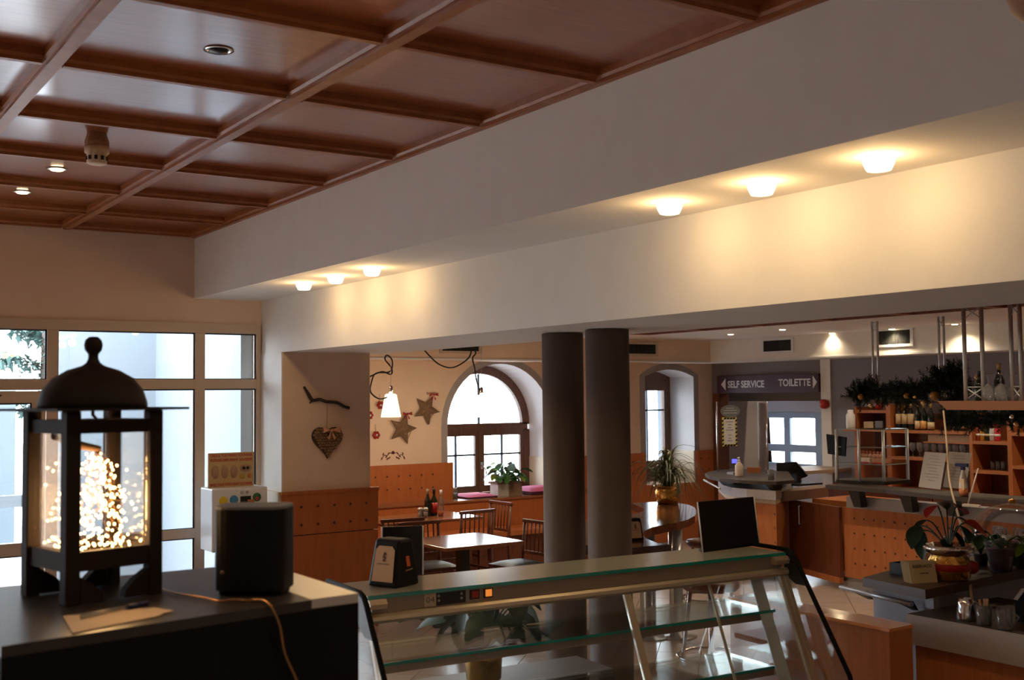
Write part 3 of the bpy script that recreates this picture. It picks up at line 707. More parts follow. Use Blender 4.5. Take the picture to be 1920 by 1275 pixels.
for x, z, r, m, sx in ((3.485, 1.455, .032, ov, 1.7), (3.455, 1.385, .022, mat('coin_gold', (.50, .33, .08), .5), 1), (3.52, 1.388, .019, mat('coin_copper', (.55, .22, .06), .5), 1)):
    MB().lathe([(r, 0), (r, .002)], (0, 0, 0), 20, sx=sx).build('coin_print', m, mc, False).matrix_local = Matrix.Translation((x - 3.38, .005, z)) @ Matrix.Rotation(PI / 2, 4, 'X')
for x in (3.468, 3.502): MB().lathe([(.015, 0), (.015, .003)], (0, 0, 0), 8).build('coin_motif', BLACK, mc, False).matrix_local = Matrix.Translation((x - 3.38, .003, 1.456)) @ Matrix.Rotation(PI / 2, 4, 'X')
for x, z, r, col in ((3.235, 1.20, .037, (.72, .55, .03)), (3.325, 1.205, .037, (.05, .25, .5)), (3.525, 1.215, .037, (.02, .16, .06)), (3.525, 1.205, .016, (.5, .04, .03)), (3.395, 1.26, .015, (.4, .4, .42)), (3.44, 1.262, .013, (.4, .4, .42))):
    MB().lathe([(r, 0), (r, .004), (r * .8, .006)], (0, 0, 0), 20).build('badge', mat('badge_%d' % int(x * 1000 + r * 1e5), col, .4), mc, False).matrix_local = Matrix.Translation((x - 3.38, -.15 - (.006 if r == .016 else 0), z)) @ Matrix.Rotation(PI / 2, 4, 'X')
MB().box((3.38, 9.19, 1.14), (3.47, 9.199, 1.23)).build('coin_window', BLACK, mc)
MB().box((3.44, 9.185, 1.165), (3.50, 9.19, 1.20)).build('coin_slot', mat('slot_orange', (.45, .14, .03), .5), mc)
for a, b, col in ((3.20, 3.275, (.7, .5, .03)), (3.28, 3.36, (.05, .3, .5)), (3.49, 3.565, (.03, .15, .06))):
    MB().box((a, 9.196, 1.135), (b, 9.1995, 1.15)).build('badge_strip', mat('strip%d' % int(a * 100), col, .5), mc)

# ------------------------------------------------------------------ chairs and tables
def make_chair():
    t = bpy.data.objects.new('dining_chair', None); COL.objects.link(t); t.empty_display_size = .05
    # faces +Y locally, back at y = -.2
    MB().box((-.215, -.19, .425), (.215, .22, .455)).build('seat_frame', CHAIRW, t, bevel=.006)
    q = MB(); n = 8
    for i in range(n + 1):
        pass
    vs = []; fs = []
    for i in range(9):
        for j in range(9):
            u, v = i / 4 - 1, j / 4 - 1
            vs.append((u * .21, v * .205 + .015, .456 + .035 * (1 - u ** 4) * (1 - v ** 4)))
    for i in range(8):
        for j in range(8): fs.append((i * 9 + j, (i + 1) * 9 + j, (i + 1) * 9 + j + 1, i * 9 + j + 1))
    q.add(vs, fs, True); q.build('seat_cushion', LEATHER, t)
    for s in (-1, 1):
        MB().box((s * .2 - .018, .185, 0), (s * .2 + .018, .22, .425)).build('leg', CHAIRW, t)
        MB().tube([(s * .2, -.2, 0), (s * .2, -.185, .44), (s * .205, -.225, .83)], [.016, .019, .015], 6).build('leg', CHAIRW, t)
        MB().box((s * .2 - .011, -.17, .20), (s * .2 + .011, .185, .225)).build('stretcher', CHAIRW, t)
    MB().box((-.18, .19, .28), (.18, .21, .305)).build('stretcher', CHAIRW, t)
    MB().cbox((0, -.222, .832), (.46, .032, .035), rx=R_(6)).build('top_rail', CHAIRW, t, bevel=.008)
    MB().cbox((0, -.197, .535), (.38, .02, .03)).build('lower_rail', CHAIRW, t)
    for k in range(6):
        x = -.15 + .06 * k; MB().tube([(x, -.198, .54), (x, -.219, .825)], .0075, 6).build('slat', CHAIRW, t)
    return t
ch0 = make_chair()
for k, (x, y, a, lab) in enumerate(((6.05, 8.98, 94, 'dark slat-back chair on the right of the near table'), (5.32, 9.42, 178, 'dark slat-back chair behind the near table, left of its pedestal'),
                     (6.32, 10.42, 4, 'dark slat-back chair with its back to us at the far table'), (6.84, 10.86, 92, 'dark slat-back chair at the right end of the far table'), (5.36, 10.20, -8, 'dark slat-back chair at the pier edge by the far table'))):
    o = ch0 if k == 0 else copy_tree(ch0)
    o.location = (x, y, 0); o.rotation_euler = (0, 0, R_(a)); tag(o, lab, 'chair', 'dark slat-back chairs')
def table(cx, cy, sx, sy, label):
    t = thing('dining_table', label, 'table', (cx, cy, 0), 0, 'wooden pedestal tables')
    MB().box((cx - sx / 2, cy - sy / 2, .72), (cx + sx / 2, cy + sy / 2, .75)).build('table_top', TABLEW, t, bevel=.004)
    MB().box((cx - .045, cy - .045, .04), (cx + .045, cy + .045, .72)).build('pedestal', BLACK, t)
    MB().box((cx - .3, cy - .03, 0), (cx + .3, cy + .03, .04)).box((cx - .03, cy - .3, 0), (cx + .03, cy - .03, .04)).box((cx - .03, cy + .03, 0), (cx + .03, cy + .3, .04)).build('foot_cross', BLACK, t)
table(5.33, 8.84, .82, .8, 'square wooden table shining with window light, nearest of the two')
table(5.95, 10.78, 1.2, .72, 'wooden table with bottles by the bench')
def bottle(loc, h, r, m, label, cap=None, lab=None, group=None, neck=.32, name='bottle', cat='bottle', frac=(.12, .5)):
    x, y, z = loc
    t = thing(name, label, cat, loc, 0, group)
    MB().lathe([(r * .9, 0), (r, .01), (r, h * (1 - neck) * .82), (r * .8, h * (1 - neck) * .93), (r * .36, h * (1 - neck * .75)), (r * .34, h * .94), (r * .4, h * .95), (r * .4, h)], loc, 16).build('bottle_glass', m, t)
    if cap: MB().lathe([(r * .42, h * (1 - neck * .55)), (r * .43, h + .003), (r * .3, h + .004)], loc, 12).build('cap', cap, t)
    if lab: MB().lathe([(r + .001, h * frac[0]), (r + .001, h * frac[1])], loc, 16).build('paper_label', lab, t)
    return t
tb = lambda px, py: at(px, py, z=.75)
b0 = tb(807, 969)
bottle(tuple(tb(802, 968)), .29, .035, WINED, 'dark oil bottle on the far table, left of the pair', mat('cap_grey', (.3, .28, .25), .5))
bottle(tuple(tb(814, 967)), .29, .038, mat('dark_oil', (.02, .025, .01), .12), 'dark bottle with a red label on the far table', BLACK, RED)
bottle(tuple(tb(827, 968)), .28, .032, CRYST, 'clear bottle with amber vinegar on the far table', WHITEP, mat('amber', (.35, .09, .02), .2), frac=(.02, .22))
for px, lab in ((788, 'left glass shaker on the far table'), (798, 'right glass shaker on the far table')):
    c = tuple(tb(px, 971)); t = thing('shaker', lab, 'shaker', c, 0, 'shakers on the far table')
    MB().lathe([(.028, 0), (.03, .01), (.027, .08)], c, 14).build('shaker_glass', CRYST, t); MB().lathe([(.029, .08), (.03, .10), (.015, .112)], c, 14).build('shaker_lid', STEEL, t)
    MB().lathe([(.022, .006), (.022, .06)], c, 12).build('spice', mat('spice', (.4, .3, .22), .9), t)

# sill: cushions, basket plant, jar
def cushion(x0, x1, y0, y1, z, h, label):
    t = thing('seat_cushion', label, 'cushion', ((x0 + x1) / 2, (y0 + y1) / 2, z), 0, 'pink cushions on the window sill')
    MB().box((x0, y0, z), (x1, y1, z + h * .45)).build('cushion_base', PINKD, t, bevel=.008)
    vs = []; fs = []
    for i in range(9):
        for j in range(9):
            u, v = i / 4 - 1, j / 4 - 1
            vs.append(((x0 + x1) / 2 + u * (x1 - x0) / 2, (y0 + y1) / 2 + v * (y1 - y0) / 2, z + h * (.45 + .55 * (1 - u ** 6) * (1 - v ** 6))))
    for i in range(8):
        for j in range(8): fs.append((i * 9 + j, (i + 1) * 9 + j, (i + 1) * 9 + j + 1, i * 9 + j + 1))
    MB().add(vs, fs, True).build('cushion_top', PINK, t)
cushion(7.19, 7.62, 11.78, 12.2, .80, .045, 'flat pink cushion on the sill left of the basket plant')
cushion(8.10, 8.60, 11.75, 12.2, .80, .09, 'thick pink cushion on the sill right of the basket plant')
def leaf_mesh(L, W, curl=.3, n=5):
    vs = []; fs = []
    for i in range(n + 1):
        t = i / n; w = W * math.sin(PI * min(t * .92 + .06, 1)) ** .8; z = -curl * L * t * t; x = L * t
        vs += [(x, -w / 2, z + .12 * w), (x, 0, z - .06 * w), (x, w / 2, z + .12 * w)]
    for i in range(n):
        a = i * 3; b = a + 3
        fs += [(a, b, b + 1, a + 1), (a + 1, b + 1, b + 2, a + 2)]
    m = MB().add(vs, fs, True); return m
def leafy(t, base, n, L, W, spread, height, mats, curl=.35, stem=True, seed=1, stemm=GREEN):
    rnd = random.Random(seed); base = Vector(base) - Vector(t.location)
    meshes = []
    for m in mats:
        me = leaf_mesh(L, W, curl).mesh('leaf'); me.materials.append(m); meshes.append(me)
    q = MB()
    for k in range(n):
        a = 2 * PI * k / n * 2.4 + rnd.random() * .5; r = spread * (.3 + .7 * rnd.random()); hh = height * (.35 + .65 * rnd.random())
        tip = base + Vector((r * math.cos(a), r * math.sin(a), hh))
        if stem: q.tube([base, base * .5 + tip * .5 + Vector((0, 0, hh * .15)), tip], .004, 5)
        inst('leaf', rnd.choice(meshes), t, tip, (rnd.uniform(-.5, .5), rnd.uniform(-.2, .75), a + rnd.uniform(-.5, .5)), [rnd.uniform(.75, 1.2)] * 3)
    if stem: q.build('stem', stemm, t, False)
BX = -.15
bp_ = thing('basket_plant', 'leafy green plant in a white and brown wicker basket on the sill', 'plant', (8.0 + BX, 11.95, .80))
q = MB(); q.prism([(7.82 + BX, 11.86, .80), (7.98 + BX, 11.86, .80), (7.98 + BX, 12.04, .80), (7.82 + BX, 12.04, .80)], (0, 0, .16)); q.build('basket', mat('white_wicker', (.62, .58, .54), .8, noise=.5, nscale=90, bump=.6), bp_)
MB().box((7.981 + BX, 11.86, .80), (8.18 + BX, 12.04, .955)).build('basket', mat('brown_wicker', (.36, .24, .15), .8, noise=.5, nscale=90, bump=.6), bp_)
MB().box((7.80 + BX, 11.845, .95), (8.20 + BX, 11.86, .975)).box((7.80 + BX, 12.04, .95), (8.20 + BX, 12.055, .975)).box((7.80 + BX, 11.86, .95), (7.82 + BX, 12.04, .975)).box((8.18 + BX, 11.86, .95), (8.20 + BX, 12.04, .975)).build('basket_rim', WICKER, bp_)
leafy(bp_, (8.0 + BX, 11.95, .95), 34, .15, .10, .19, .26, (GREEN, GREEN, GREENY, mat('leaf_blue', (.10, .2, .18), .4)), .4, seed=4)
q = MB()
for k in range(7): q.ball((7.95 + BX + .1 * random.random(), 11.9 + .06 * random.random(), .985 + .02 * random.random()), .016)
q.build('flower', mat('orange_flower', (.6, .18, .02), .7), bp_, kind='stuff')
jr = tuple(at(853, 934, z=.80)); jt = thing('glass_jar', 'small glass jar at the left end of the sill shelf', 'jar', jr)
MB().lathe([(.035, 0), (.038, .01), (.038, .09), (.025, .11), (.028, .125)], jr, 16).build('jar_glass', CRYST, jt); MB().lathe([(.031, .004), (.031, .06)], jr, 12).build('jar_filling', mat('jar_fill', (.06, .08, .08), .5), jt)

# ------------------------------------------------------------------ S-shaped standing table, its plant, napkin box and stools
stb = thing('standing_table', 'curved S-shaped glossy dark bar table beside the columns', 'table', (6.0, 6.9, 0))
front_px = [(1180, 1028), (1215, 1024), (1258, 1021), (1230, 1017), (1212, 1010), (1204, 1002), (1208, 996), (1222, 989), (1245, 984), (1268, 980), (1290, 974), (1303, 967), (1308, 960), (1302, 951), (1290, 946), (1270, 943), (1232, 941), (1180, 943), (1195, 948), (1208, 954), (1205, 959), (1194, 962), (1180, 965)]
poly = [at(*p, z=1.06) for p in front_px]
poly += [Vector((5.3, 7.05, 1.06)), Vector((4.75, 6.6, 1.06)), Vector((4.55, 6.0, 1.06))]
MB().slab([(p.x, p.y) for p in poly], 1.0, 1.06).build('table_top', GLOSSW, stb)
for p in ((6.32, 7.42), (6.52, 7.30)):
    MB().lathe([(.16, 0), (.16, .012), (.05, .02), (.05, 1.0)], (p[0], p[1], 0), 24).build('leg', STEEL, stb)
for p in ((6.20, 7.38), (6.42, 7.26), (5.0, 6.1)): MB().lathe([(.02, 0), (.02, 1.0)], (p[0], p[1], 0), 14).build('leg', CHROME, stb)
sp = at(1252, 944, z=1.06); spt = thing('spider_plant', 'spider plant in a gold foil pot on the curved table', 'plant', sp)
MB().lathe([(.09, 0), (.10, .03), (.115, .11), (.10, .125), (.115, .15), (.13, .165), (.10, .155), (.0001, .14)], sp, 20).build('foil_pot', GOLD, spt)
rnd = random.Random(3); var = []
for k in range(7):
    L = .42 + .3 * rnd.random(); drop = .25 + .45 * rnd.random(); rise = .12 + .25 * rnd.random(); vs = []; fs = []
    for i in range(9):
        t = i / 8; x = L * .62 * t; z = rise * math.sin(min(t * 1.9, PI / 2)) - drop * max(t - .35, 0) ** 1.6; w = .011 * (1 - t ** 2) + .001
        vs += [(x, -w, z + .004), (x, 0, z), (x, w, z + .004)]
    for i in range(8): a = i * 3; b = a + 3; fs += [(a, b, b + 1, a + 1), (a + 1, b + 1, b + 2, a + 2)]
    me = MB().add(vs, fs, True).mesh('blade'); me.materials.append(SPIDER); var.append(me)
for k in range(110): inst('blade', rnd.choice(var), spt, (rnd.uniform(-.03, .03), rnd.uniform(-.03, .03), .15), (0, rnd.uniform(-.75, .35), rnd.random() * 2 * PI), [rnd.uniform(.7, 1.15)] * 3)
for k in range(3):
    a = (2.7, .5, 4.0)[k]; MB().tube(smooth([sp + Vector((0, 0, .2)), sp + Vector((.25 * math.cos(a), .25 * math.sin(a), .38)), sp + Vector((.48 * math.cos(a), .48 * math.sin(a), .22))]), .004, 5).build('runner', SPIDER, spt)
def napkin_box(loc, rz, label, s=1.0):
    t = thing('napkin_dispenser', label, 'dispenser', loc, rz, 'black napkin dispensers')
    # leaning wedge body, napkin face towards -Y
    w, d0, d1, h = .075 * s, .075 * s, .055 * s, .185 * s
    pts = [(-w, -d0, 0), (-w, d0, 0), (-w * .86, d1 * .9, h), (-w * .86, -d1 * .7, h)]
    MB().add([(-w, -d0, 0), (w, -d0, 0), (w, d0, 0), (-w, d0, 0), (-w * .84, -d1 * .7, h), (w * .84, -d1 * .7, h), (w * .84, d1 * .8, h), (-w * .84, d1 * .8, h)], [(0, 3, 2, 1), (4, 5, 6, 7), (0, 1, 5, 4), (1, 2, 6, 5), (2, 3, 7, 6), (3, 0, 4, 7)]).build('dispenser_body', mat('dispenser_black', (.006, .006, .006), .5, spec=.25), t, False, bevel=.012 * s)
    f = lambda u, v, o=.004: (u * w * (1 - .16 * v), -d0 + (d0 - d1 * .7) * v - o * s, h * v)
    MB().add([f(-.72, .12), f(.72, .12), f(.72, .78), (f(.5, .86)), f(-.5, .86), f(-.72, .78)], [(0, 1, 2, 3, 4, 5)]).build('napkin', mat('napkin', (.78, .53, .32), .85), t, False)  # warm lamp light is put into the napkin colour
    ink = mat('napkin_ink', (.16, .08, .05), .8)
    q = MB()
    for u, v, r in ((0.02, .70, .12), (-.05, .64, .09), (.06, .62, .08), (0, .57, .11)): q.add([f(u - r, v - .03, .0055), f(u + r, v - .03, .0055), f(u + r * .7, v + .03, .0055), f(u - r * .7, v + .03, .0055)], [(0, 1, 2, 3)])
    q.build('napkin_emblem', ink, t, False)
    q = MB(); q.add([f(-.48, .475, .0055), f(.4, .475, .0055), f(.4, .50, .0055), f(-.48, .50, .0055)], [(0, 1, 2, 3)]); q.build('napkin_caption', mat('napkin_ink_pale', (.36, .22, .15), .8), t, False)
    q = MB(); x = w * .945; q.add([(x + .004, -.008 * s, h * .42), (x + .004, .014 * s, h * .42), (x - .003, .014 * s, h * .64), (x - .003, -.008 * s, h * .64)], [(0, 1, 2, 3)]); q.build('side_emblem', mat('emblem_orange', (.55, .10, .02), .5), t, False)
    q = MB(); q.add([(x + .006, -.02 * s, h * .33), (x + .006, .026 * s, h * .35), (x + .005, .026 * s, h * .375), (x + .005, -.02 * s, h * .355)], [(0, 1, 2, 3)]); q.build('side_caption', mat('caption_tan', (.35, .25, .16), .6), t, False)
    return t
nb = at(1186, 1012, z=1.06); napkin_box(nb, R_(-12), 'black napkin dispenser on the curved table behind the columns', .8)
def stool(x, y, label):
    t = thing('bar_stool', label, 'stool', (x, y, 0), 0, 'chrome bar stools')
    MB().lathe([(.001, .76), (.17, .76), (.19, .78), (.185, .81), (.12, .82), (.001, .815)], (x, y, 0), 24).build('seat', DARKW, t)
    for k in range(4):
        a = PI / 4 + PI / 2 * k; c_, s_ = math.cos(a), math.sin(a)
        MB().tube([(x + .13 * c_, y + .13 * s_, .76), (x + .23 * c_, y + .23 * s_, 0)], .013, 8).build('leg', CHROME, t)
    ring = [(x + .225 * math.cos(2 * PI * k / 24), y + .225 * math.sin(2 * PI * k / 24), .33) for k in range(25)]
    MB().tube(ring, .012, 8, False).build('foot_ring', CHROME, t)
stool(6.72, 7.12, 'chrome ring bar stool seen through the display case, left one')
_s2 = at(1332, 1094, z=.8)
stool(_s2.x, _s2.y, 'chrome ring bar stool seen through the display case, right one')

# ------------------------------------------------------------------ bar: far curved counter
def px_slab(pxs, z0, z1): return MB().slab([(at(*p, z=z1).x, at(*p, z=z1).y) for p in pxs], z0, z1)
fc = thing('curved_counter', 'far rounded counter with a dark slab top and steel band', 'counter', (9.7, 9.2, 0))
px_slab([(1322, 888), (1330, 893), (1350, 897), (1385, 900), (1420, 902), (1455, 903), (1490, 900), (1478, 884), (1440, 881), (1400, 880), (1365, 880), (1340, 882), (1327, 885)], 1.08, 1.115).build('counter_slab', SLABM, fc)
arc = [(1348, 918), (1356, 926), (1372, 931), (1400, 934), (1430, 936), (1455, 938)]
pa = [at(*p, z=.90) for p in arc]
back = [(9.75, 9.0), (10.3, 9.45), (10.3, 10.0), (9.9, 10.3)]
MB().slab([(p.x, p.y) for p in pa] + back, .90, 1.0).build('steel_band', STEEL, fc)
ci = Vector((9.9, 9.5, 0))
ins = [(p.x + (ci.x - p.x) * .06, p.y + (ci.y - p.y) * .06) for p in pa]
MB().slab(ins + [(b[0], b[1] - .0) for b in back], .85, .90).build('cream_band', CREAM_LITW, fc)
MB().slab([(p.x, p.y) for p in pa] + back, 0.1, .85).build('counter_body', BARW, fc)
for px in (1448,):
    b = at(px, 925, z=.97); MB().prism([(b.x + .02, b.y - .04, 1.0), (b.x + .1, b.y - .04, 1.0), (b.x + .12, b.y - .04, 1.08), (b.x - .08, b.y - .04, 1.08)], (0, .08, 0)).build('bracket', BRACK, fc)
b = at(1352, 905, z=1.02); MB().box((b.x + .15, b.y - .05, 1.0), (b.x + .45, b.y + .1, 1.08)).build('bracket', BRACK, fc)
m_ = MB(); p0 = pa[-1]; studs(m_, (p0.x - .0, p0.y + .02, .75), (0, 1, 0), -1, 2, 5, .014, (-1, 0, 0), .15, .15); m_.build('panel_stud', STUD, fc, kind='stuff')
rl = tag(MB().tube(smooth([at(1320, 900, z=1.06), at(1335, 908, z=1.03), at(1350, 916, z=1.0)], 5), .012, 8).build('grab_rail', STEEL), 'short bent steel rail at the tip of the far counter', 'rail')
bc = tag(px_slab([(1500, 884), (1567, 880), (1600, 876), (1567, 871), (1500, 874)], 1.06, 1.10).build('back_counter_slab', mat('beige_laminate', (.36, .27, .2), .4)), 'beige laminate counter ledge behind the cash monitor', 'counter')
# plexi screens on posts, notices
scx = thing('acrylic_screen', 'clear acrylic hygiene screen on steel posts on the far counter', 'screen', (9.75, 9.9, 1.115))
def up_quad(q, a, b, z0, z1, th=.006):
    a = Vector(a); b = Vector(b); d = (b - a).normalized(); n = Vector((-d.y, d.x, 0)) * th
    q.prism([(a.x, a.y, z0), (b.x, b.y, z0), (b.x, b.y, z1), (a.x, a.y, z1)], n)
    return q
sA, sB = at(1346, 883, z=1.115), at(1423, 881, z=1.115); sC = at(1440, 892, z=1.115)
q = MB(); up_quad(q, sA, sB, 1.12, 1.93); q.build('screen_pane', ACRY, scx)
q = MB(); up_quad(q, sB, sC, 1.12, 1.93); q.build('screen_pane', ACRY, scx)
for p in (sA, sC): MB().tube([(p.x, p.y, 1.115), (p.x, p.y, 1.95)], .010, 8).build('post', CHROME, scx)
nt_ = thing('notice_sheet', 'white notice with yellow and black striped border on the screen', 'notice', at(1361, 825, x=sA.x - .02))
def facing_quad(px0, py0, px1, py1, x):  # upright rectangle on a plane of constant x
    a = at(px0, py1, x=x); b = at(px1, py0, x=x); return a, b
dirx = (sB - sA).normalized(); nrm = Vector((dirx.y, -dirx.x, 0)) * .012
def on_screen(u, z, o=1.0): return Vector((sA.x, sA.y, 0)) + dirx * u + nrm * o + Vector((0, 0, z))
L_ = (sB - sA).length
def sq(u0, u1, z0, z1, o): return MB().add([on_screen(u0, z0, o), on_screen(u1, z0, o), on_screen(u1, z1, o), on_screen(u0, z1, o)], [(0, 1, 2, 3)])
YEL = mat('notice_yellow', (.65, .55, .12), .7)
sq(.06, .06 + L_ * .36, 1.41, 1.76, 1.0).build('border', YEL, nt_)
q = MB(); u0, u1 = .06, .06 + L_ * .36
for k in range(7):
    z = 1.42 + k * .047
    for a, b in ((u0, u0 + .02), (u1 - .02, u1)): q.add([on_screen(a, z, 1.05), on_screen(b, z + .01, 1.05), on_screen(b, z + .032, 1.05), on_screen(a, z + .022, 1.05)], [(0, 1, 2, 3)])
for k in range(4):
    u = u0 + .02 + (u1 - u0 - .04) * k / 4
    for z in (1.41, 1.735): q.add([on_screen(u, z, 1.05), on_screen(u + .03, z, 1.05), on_screen(u + .045, z + .022, 1.05), on_screen(u + .015, z + .022, 1.05)], [(0, 1, 2, 3)])
q.build('border_stripe', BLACKM, nt_)
sq(u0 + .025, u1 - .025, 1.435, 1.735, 1.1).build('sheet', mat('notice_white', (.72, .7, .74), .8), nt_)
q = MB()
for z, a, b in ((1.70, .1, .9), (1.665, .3, .7), (1.63, .3, .7), (1.60, .08, .92), (1.54, .3, .7), (1.50, .35, .65), (1.47, .25, .75)):
    w = u1 - u0 - .07; q.add([on_screen(u0 + .035 + w * a, z, 1.2), on_screen(u0 + .035 + w * b, z, 1.2), on_screen(u0 + .035 + w * b, z + .010, 1.2), on_screen(u0 + .035 + w * a, z + .010, 1.2)], [(0, 1, 2, 3)])
q.build('print_line', mat('print_grey', (.3, .28, .35), .8), nt_)
rs = thing('round_sticker', 'grey round sticker above the striped notice', 'sticker', on_screen(.14, 1.84))
MB().add([on_screen(.17 + .13 * math.cos(2 * PI * k / 20), 1.835 + .075 * math.sin(2 * PI * k / 20), 1.0) for k in range(20)], [tuple(range(20))]).build('sticker_disc', mat('sticker_grey', (.16, .17, .19), .6), rs)
q = MB()
for z, w in ((1.865, .05), (1.838, .08), (1.808, .09)): q.add([on_screen(.17 - w, z, 1.1), on_screen(.17 + w, z, 1.1), on_screen(.17 + w, z + .008, 1.1), on_screen(.17 - w, z + .008, 1.1)], [(0, 1, 2, 3)])
q.build('print_line', mat('print_pale', (.5, .5, .52), .7), rs)
# objects on the far counter
sd_ = tuple(at(1386, 893, z=1.115)); st_ = thing('soap_dispenser', 'cream pump bottle of sanitizer on the far counter', 'bottle', sd_)
MB().lathe([(.042, 0), (.045, .01), (.045, .12), (.02, .155), (.014, .165)], sd_, 18).build('bottle_body', mat('cream_plastic', (.62, .50, .42), .4), st_)
MB().lathe([(.016, .165), (.016, .185), (.006, .187), (.006, .205)], sd_, 12).cbox(Vector(sd_) + Vector((-.015, -.01, .21)), (.06, .016, .012), R_(30)).build('pump', WHITEP, st_)
cr = at(1377, 889, z=1.115); ct = thing('card_reader', 'card terminal with a blue lit screen behind the pump bottle', 'card reader', cr)
MB().cbox(cr + Vector((0, 0, .012)), (.14, .10, .024)).build('reader_base', STEELG, ct)
MB().cbox(cr + Vector((.02, .02, .13)), (.09, .02, .12), R_(-50), R_(-15)).build('reader_body', BLACK, ct)
MB().cbox(cr + Vector((.01, .006, .15)), (.06, .004, .05), R_(-50), R_(-15)).build('reader_screen', mat('blue_screen', (.05, .05, .3), .3, emit=(.12, .12, .9), estr=.7), ct)
mo = at(1490, 902, z=1.0); mt = thing('cash_monitor', 'black cash register monitor turned away on its stand', 'monitor', mo)
q = MB(); a, b, c, d = [at(*p, x=mo.x) for p in ((1452, 872), (1490, 866), (1513, 893), (1478, 905))]
q.prism([at(1456, 900, x=mo.x - .1), at(1456, 868, x=mo.x - .1), at(1492, 866, x=mo.x), at(1514, 892, x=mo.x + .1), at(1510, 895, x=mo.x + .1), at(1494, 900, x=mo.x)], (.05, .03, 0)); q.build('screen_housing', BLACK, mt)
MB().box((mo.x - .02, mo.y - .05, .985), (mo.x + .06, mo.y + .03, 1.10)).build('monitor_stand', BLACK, mt)
MB().box((mo.x - .22, mo.y - .25, .965), (mo.x + .2, mo.y + .25, .985)).build('monitor_foot', BLACK, mt)
gt = tuple(at(1446, 900, z=1.115)); tag(MB().lathe([(.03, .004), (.034, .0), (.036, .11), (.034, .11), (.031, .008)], gt, 16).build('water_glass', CRYST), 'clear tumbler at the right end of the far counter slab', 'glass')
tag(MB().cbox(at(1414, 886, z=1.115) + Vector((0, 0, .03)), (.16, .05, .06), R_(-50)).build('wooden_box', BARW), 'small orange wooden box on the far counter', 'box')
# cabinet under the monitor, with the dark red door wing
lc = thing('cash_cabinet', 'brown cabinet below the monitor with a dark red wooden wing', 'cabinet', (9.8, 8.6, 0))
p1, p2 = at(1464, 922, z=.965), at(1552, 914, z=.965)
MB().slab([(p1.x, p1.y), (p1.x + .02, p1.y - .03), (p2.x, p2.y), (p2.x + .2, p2.y + .3), (p1.x + .2, p1.y + .2)], .86, .965).build('cabinet_top', mat('brown_laminate', (.17, .10, .075), .45), lc)
e0 = at(1451, 936, z=.86); MB().slab([(e0.x, e0.y), (p1.x - .005, p1.y), (p1.x + .3, p1.y + .4), (e0.x + .3, e0.y + .4)], .86, .97).build('end_cap', STEELG, lc)
d0, d1 = Vector((9.46, 8.01, 0)), Vector((9.72, 8.94, 0))
up_quad(MB(), (d1.x, d1.y, 0), (d0.x, d0.y, 0), .12, .85, -.04).build('door', DARKW, lc)
up_quad(MB(), (d1.x, d1.y, 0), (d0.x, d0.y, 0), .06, .12, -.05).build('plinth', BARW, lc)
hh = at(1492, 950, x=9.62); MB().tube([(9.61, 8.72, .60), (9.59, 8.72, .60), (9.59, 8.72, .80), (9.61, 8.72, .80)], .008, 8).build('door_handle', STEEL, lc)
MB().box((9.9, 8.1, .1), (10.6, 8.8, .859)).build('carcass', BARW, lc)

# ------------------------------------------------------------------ bar: main front with studs, steel band, brackets and slab
mbz = thing('bar_counter', 'orange wooden bar front with rows of dark studs and steel band', 'bar', (9.5, 6.6, 0))
MB().box((9.47, 3.2, .13), (9.52, 8.0, .85)).build('front_panel', BARW, mbz)
MB().box((9.46, 3.2, .85), (9.55, 7.95, .965)).build('steel_band', STEELG, mbz)
MB().box((9.50, 3.2, 0), (9.56, 8.0, .13)).build('plinth', STEELG, mbz)
m_ = MB(); studs(m_, (9.469, 7.86, .745), (0, -1, 0), -1, 18, 4, .013, (-1, 0, 0), .125, .155); m_.build('panel_stud', STUD, mbz, kind='stuff')
MB().slab([(at(1557, 910, z=1.10).x, 7.95), (9.15, 7.2), (8.98, 6.3), (8.95, 5.2), (9.45, 5.2), (9.5, 7.95)], 1.06, 1.10).build('counter_slab', SLABM, mbz)
for px, z in ((1612, 1.0), (1708, 1.0), (1790, 1.0)):
    b = at(px, 935, x=9.40)
    MB().prism([(9.30, b.y - .07, 1.06), (9.30, b.y + .07, 1.06), (9.36, b.y + .045, .875), (9.36, b.y - .045, .875)], (.095, 0, 0)).build('bracket', BRACK, mbz)
MB().box((9.56, 3.2, .86), (10.2, 7.95, .90)).build('inner_worktop', STEELG, mbz)
rc_ = thing('rear_counter', 'orange wooden back counter below the shelves', 'counter', (11.2, 7, 0))
MB().box((10.95, 3, .88), (XR - .002, 9.5, .92)).build('counter_top', BARW, rc_)
for a, b in ((3, 5.0), (5.02, 6.5), (6.52, 8.0), (8.02, 9.5)):
    c_ = MB().box((10.97, a, .1), (XR - .002, b, .88)).build('cabinet_body', BARW, rc_); MB().box((10.955, a + .02, .12), (10.969, b - .02, .86)).build('door', DARKW, c_)
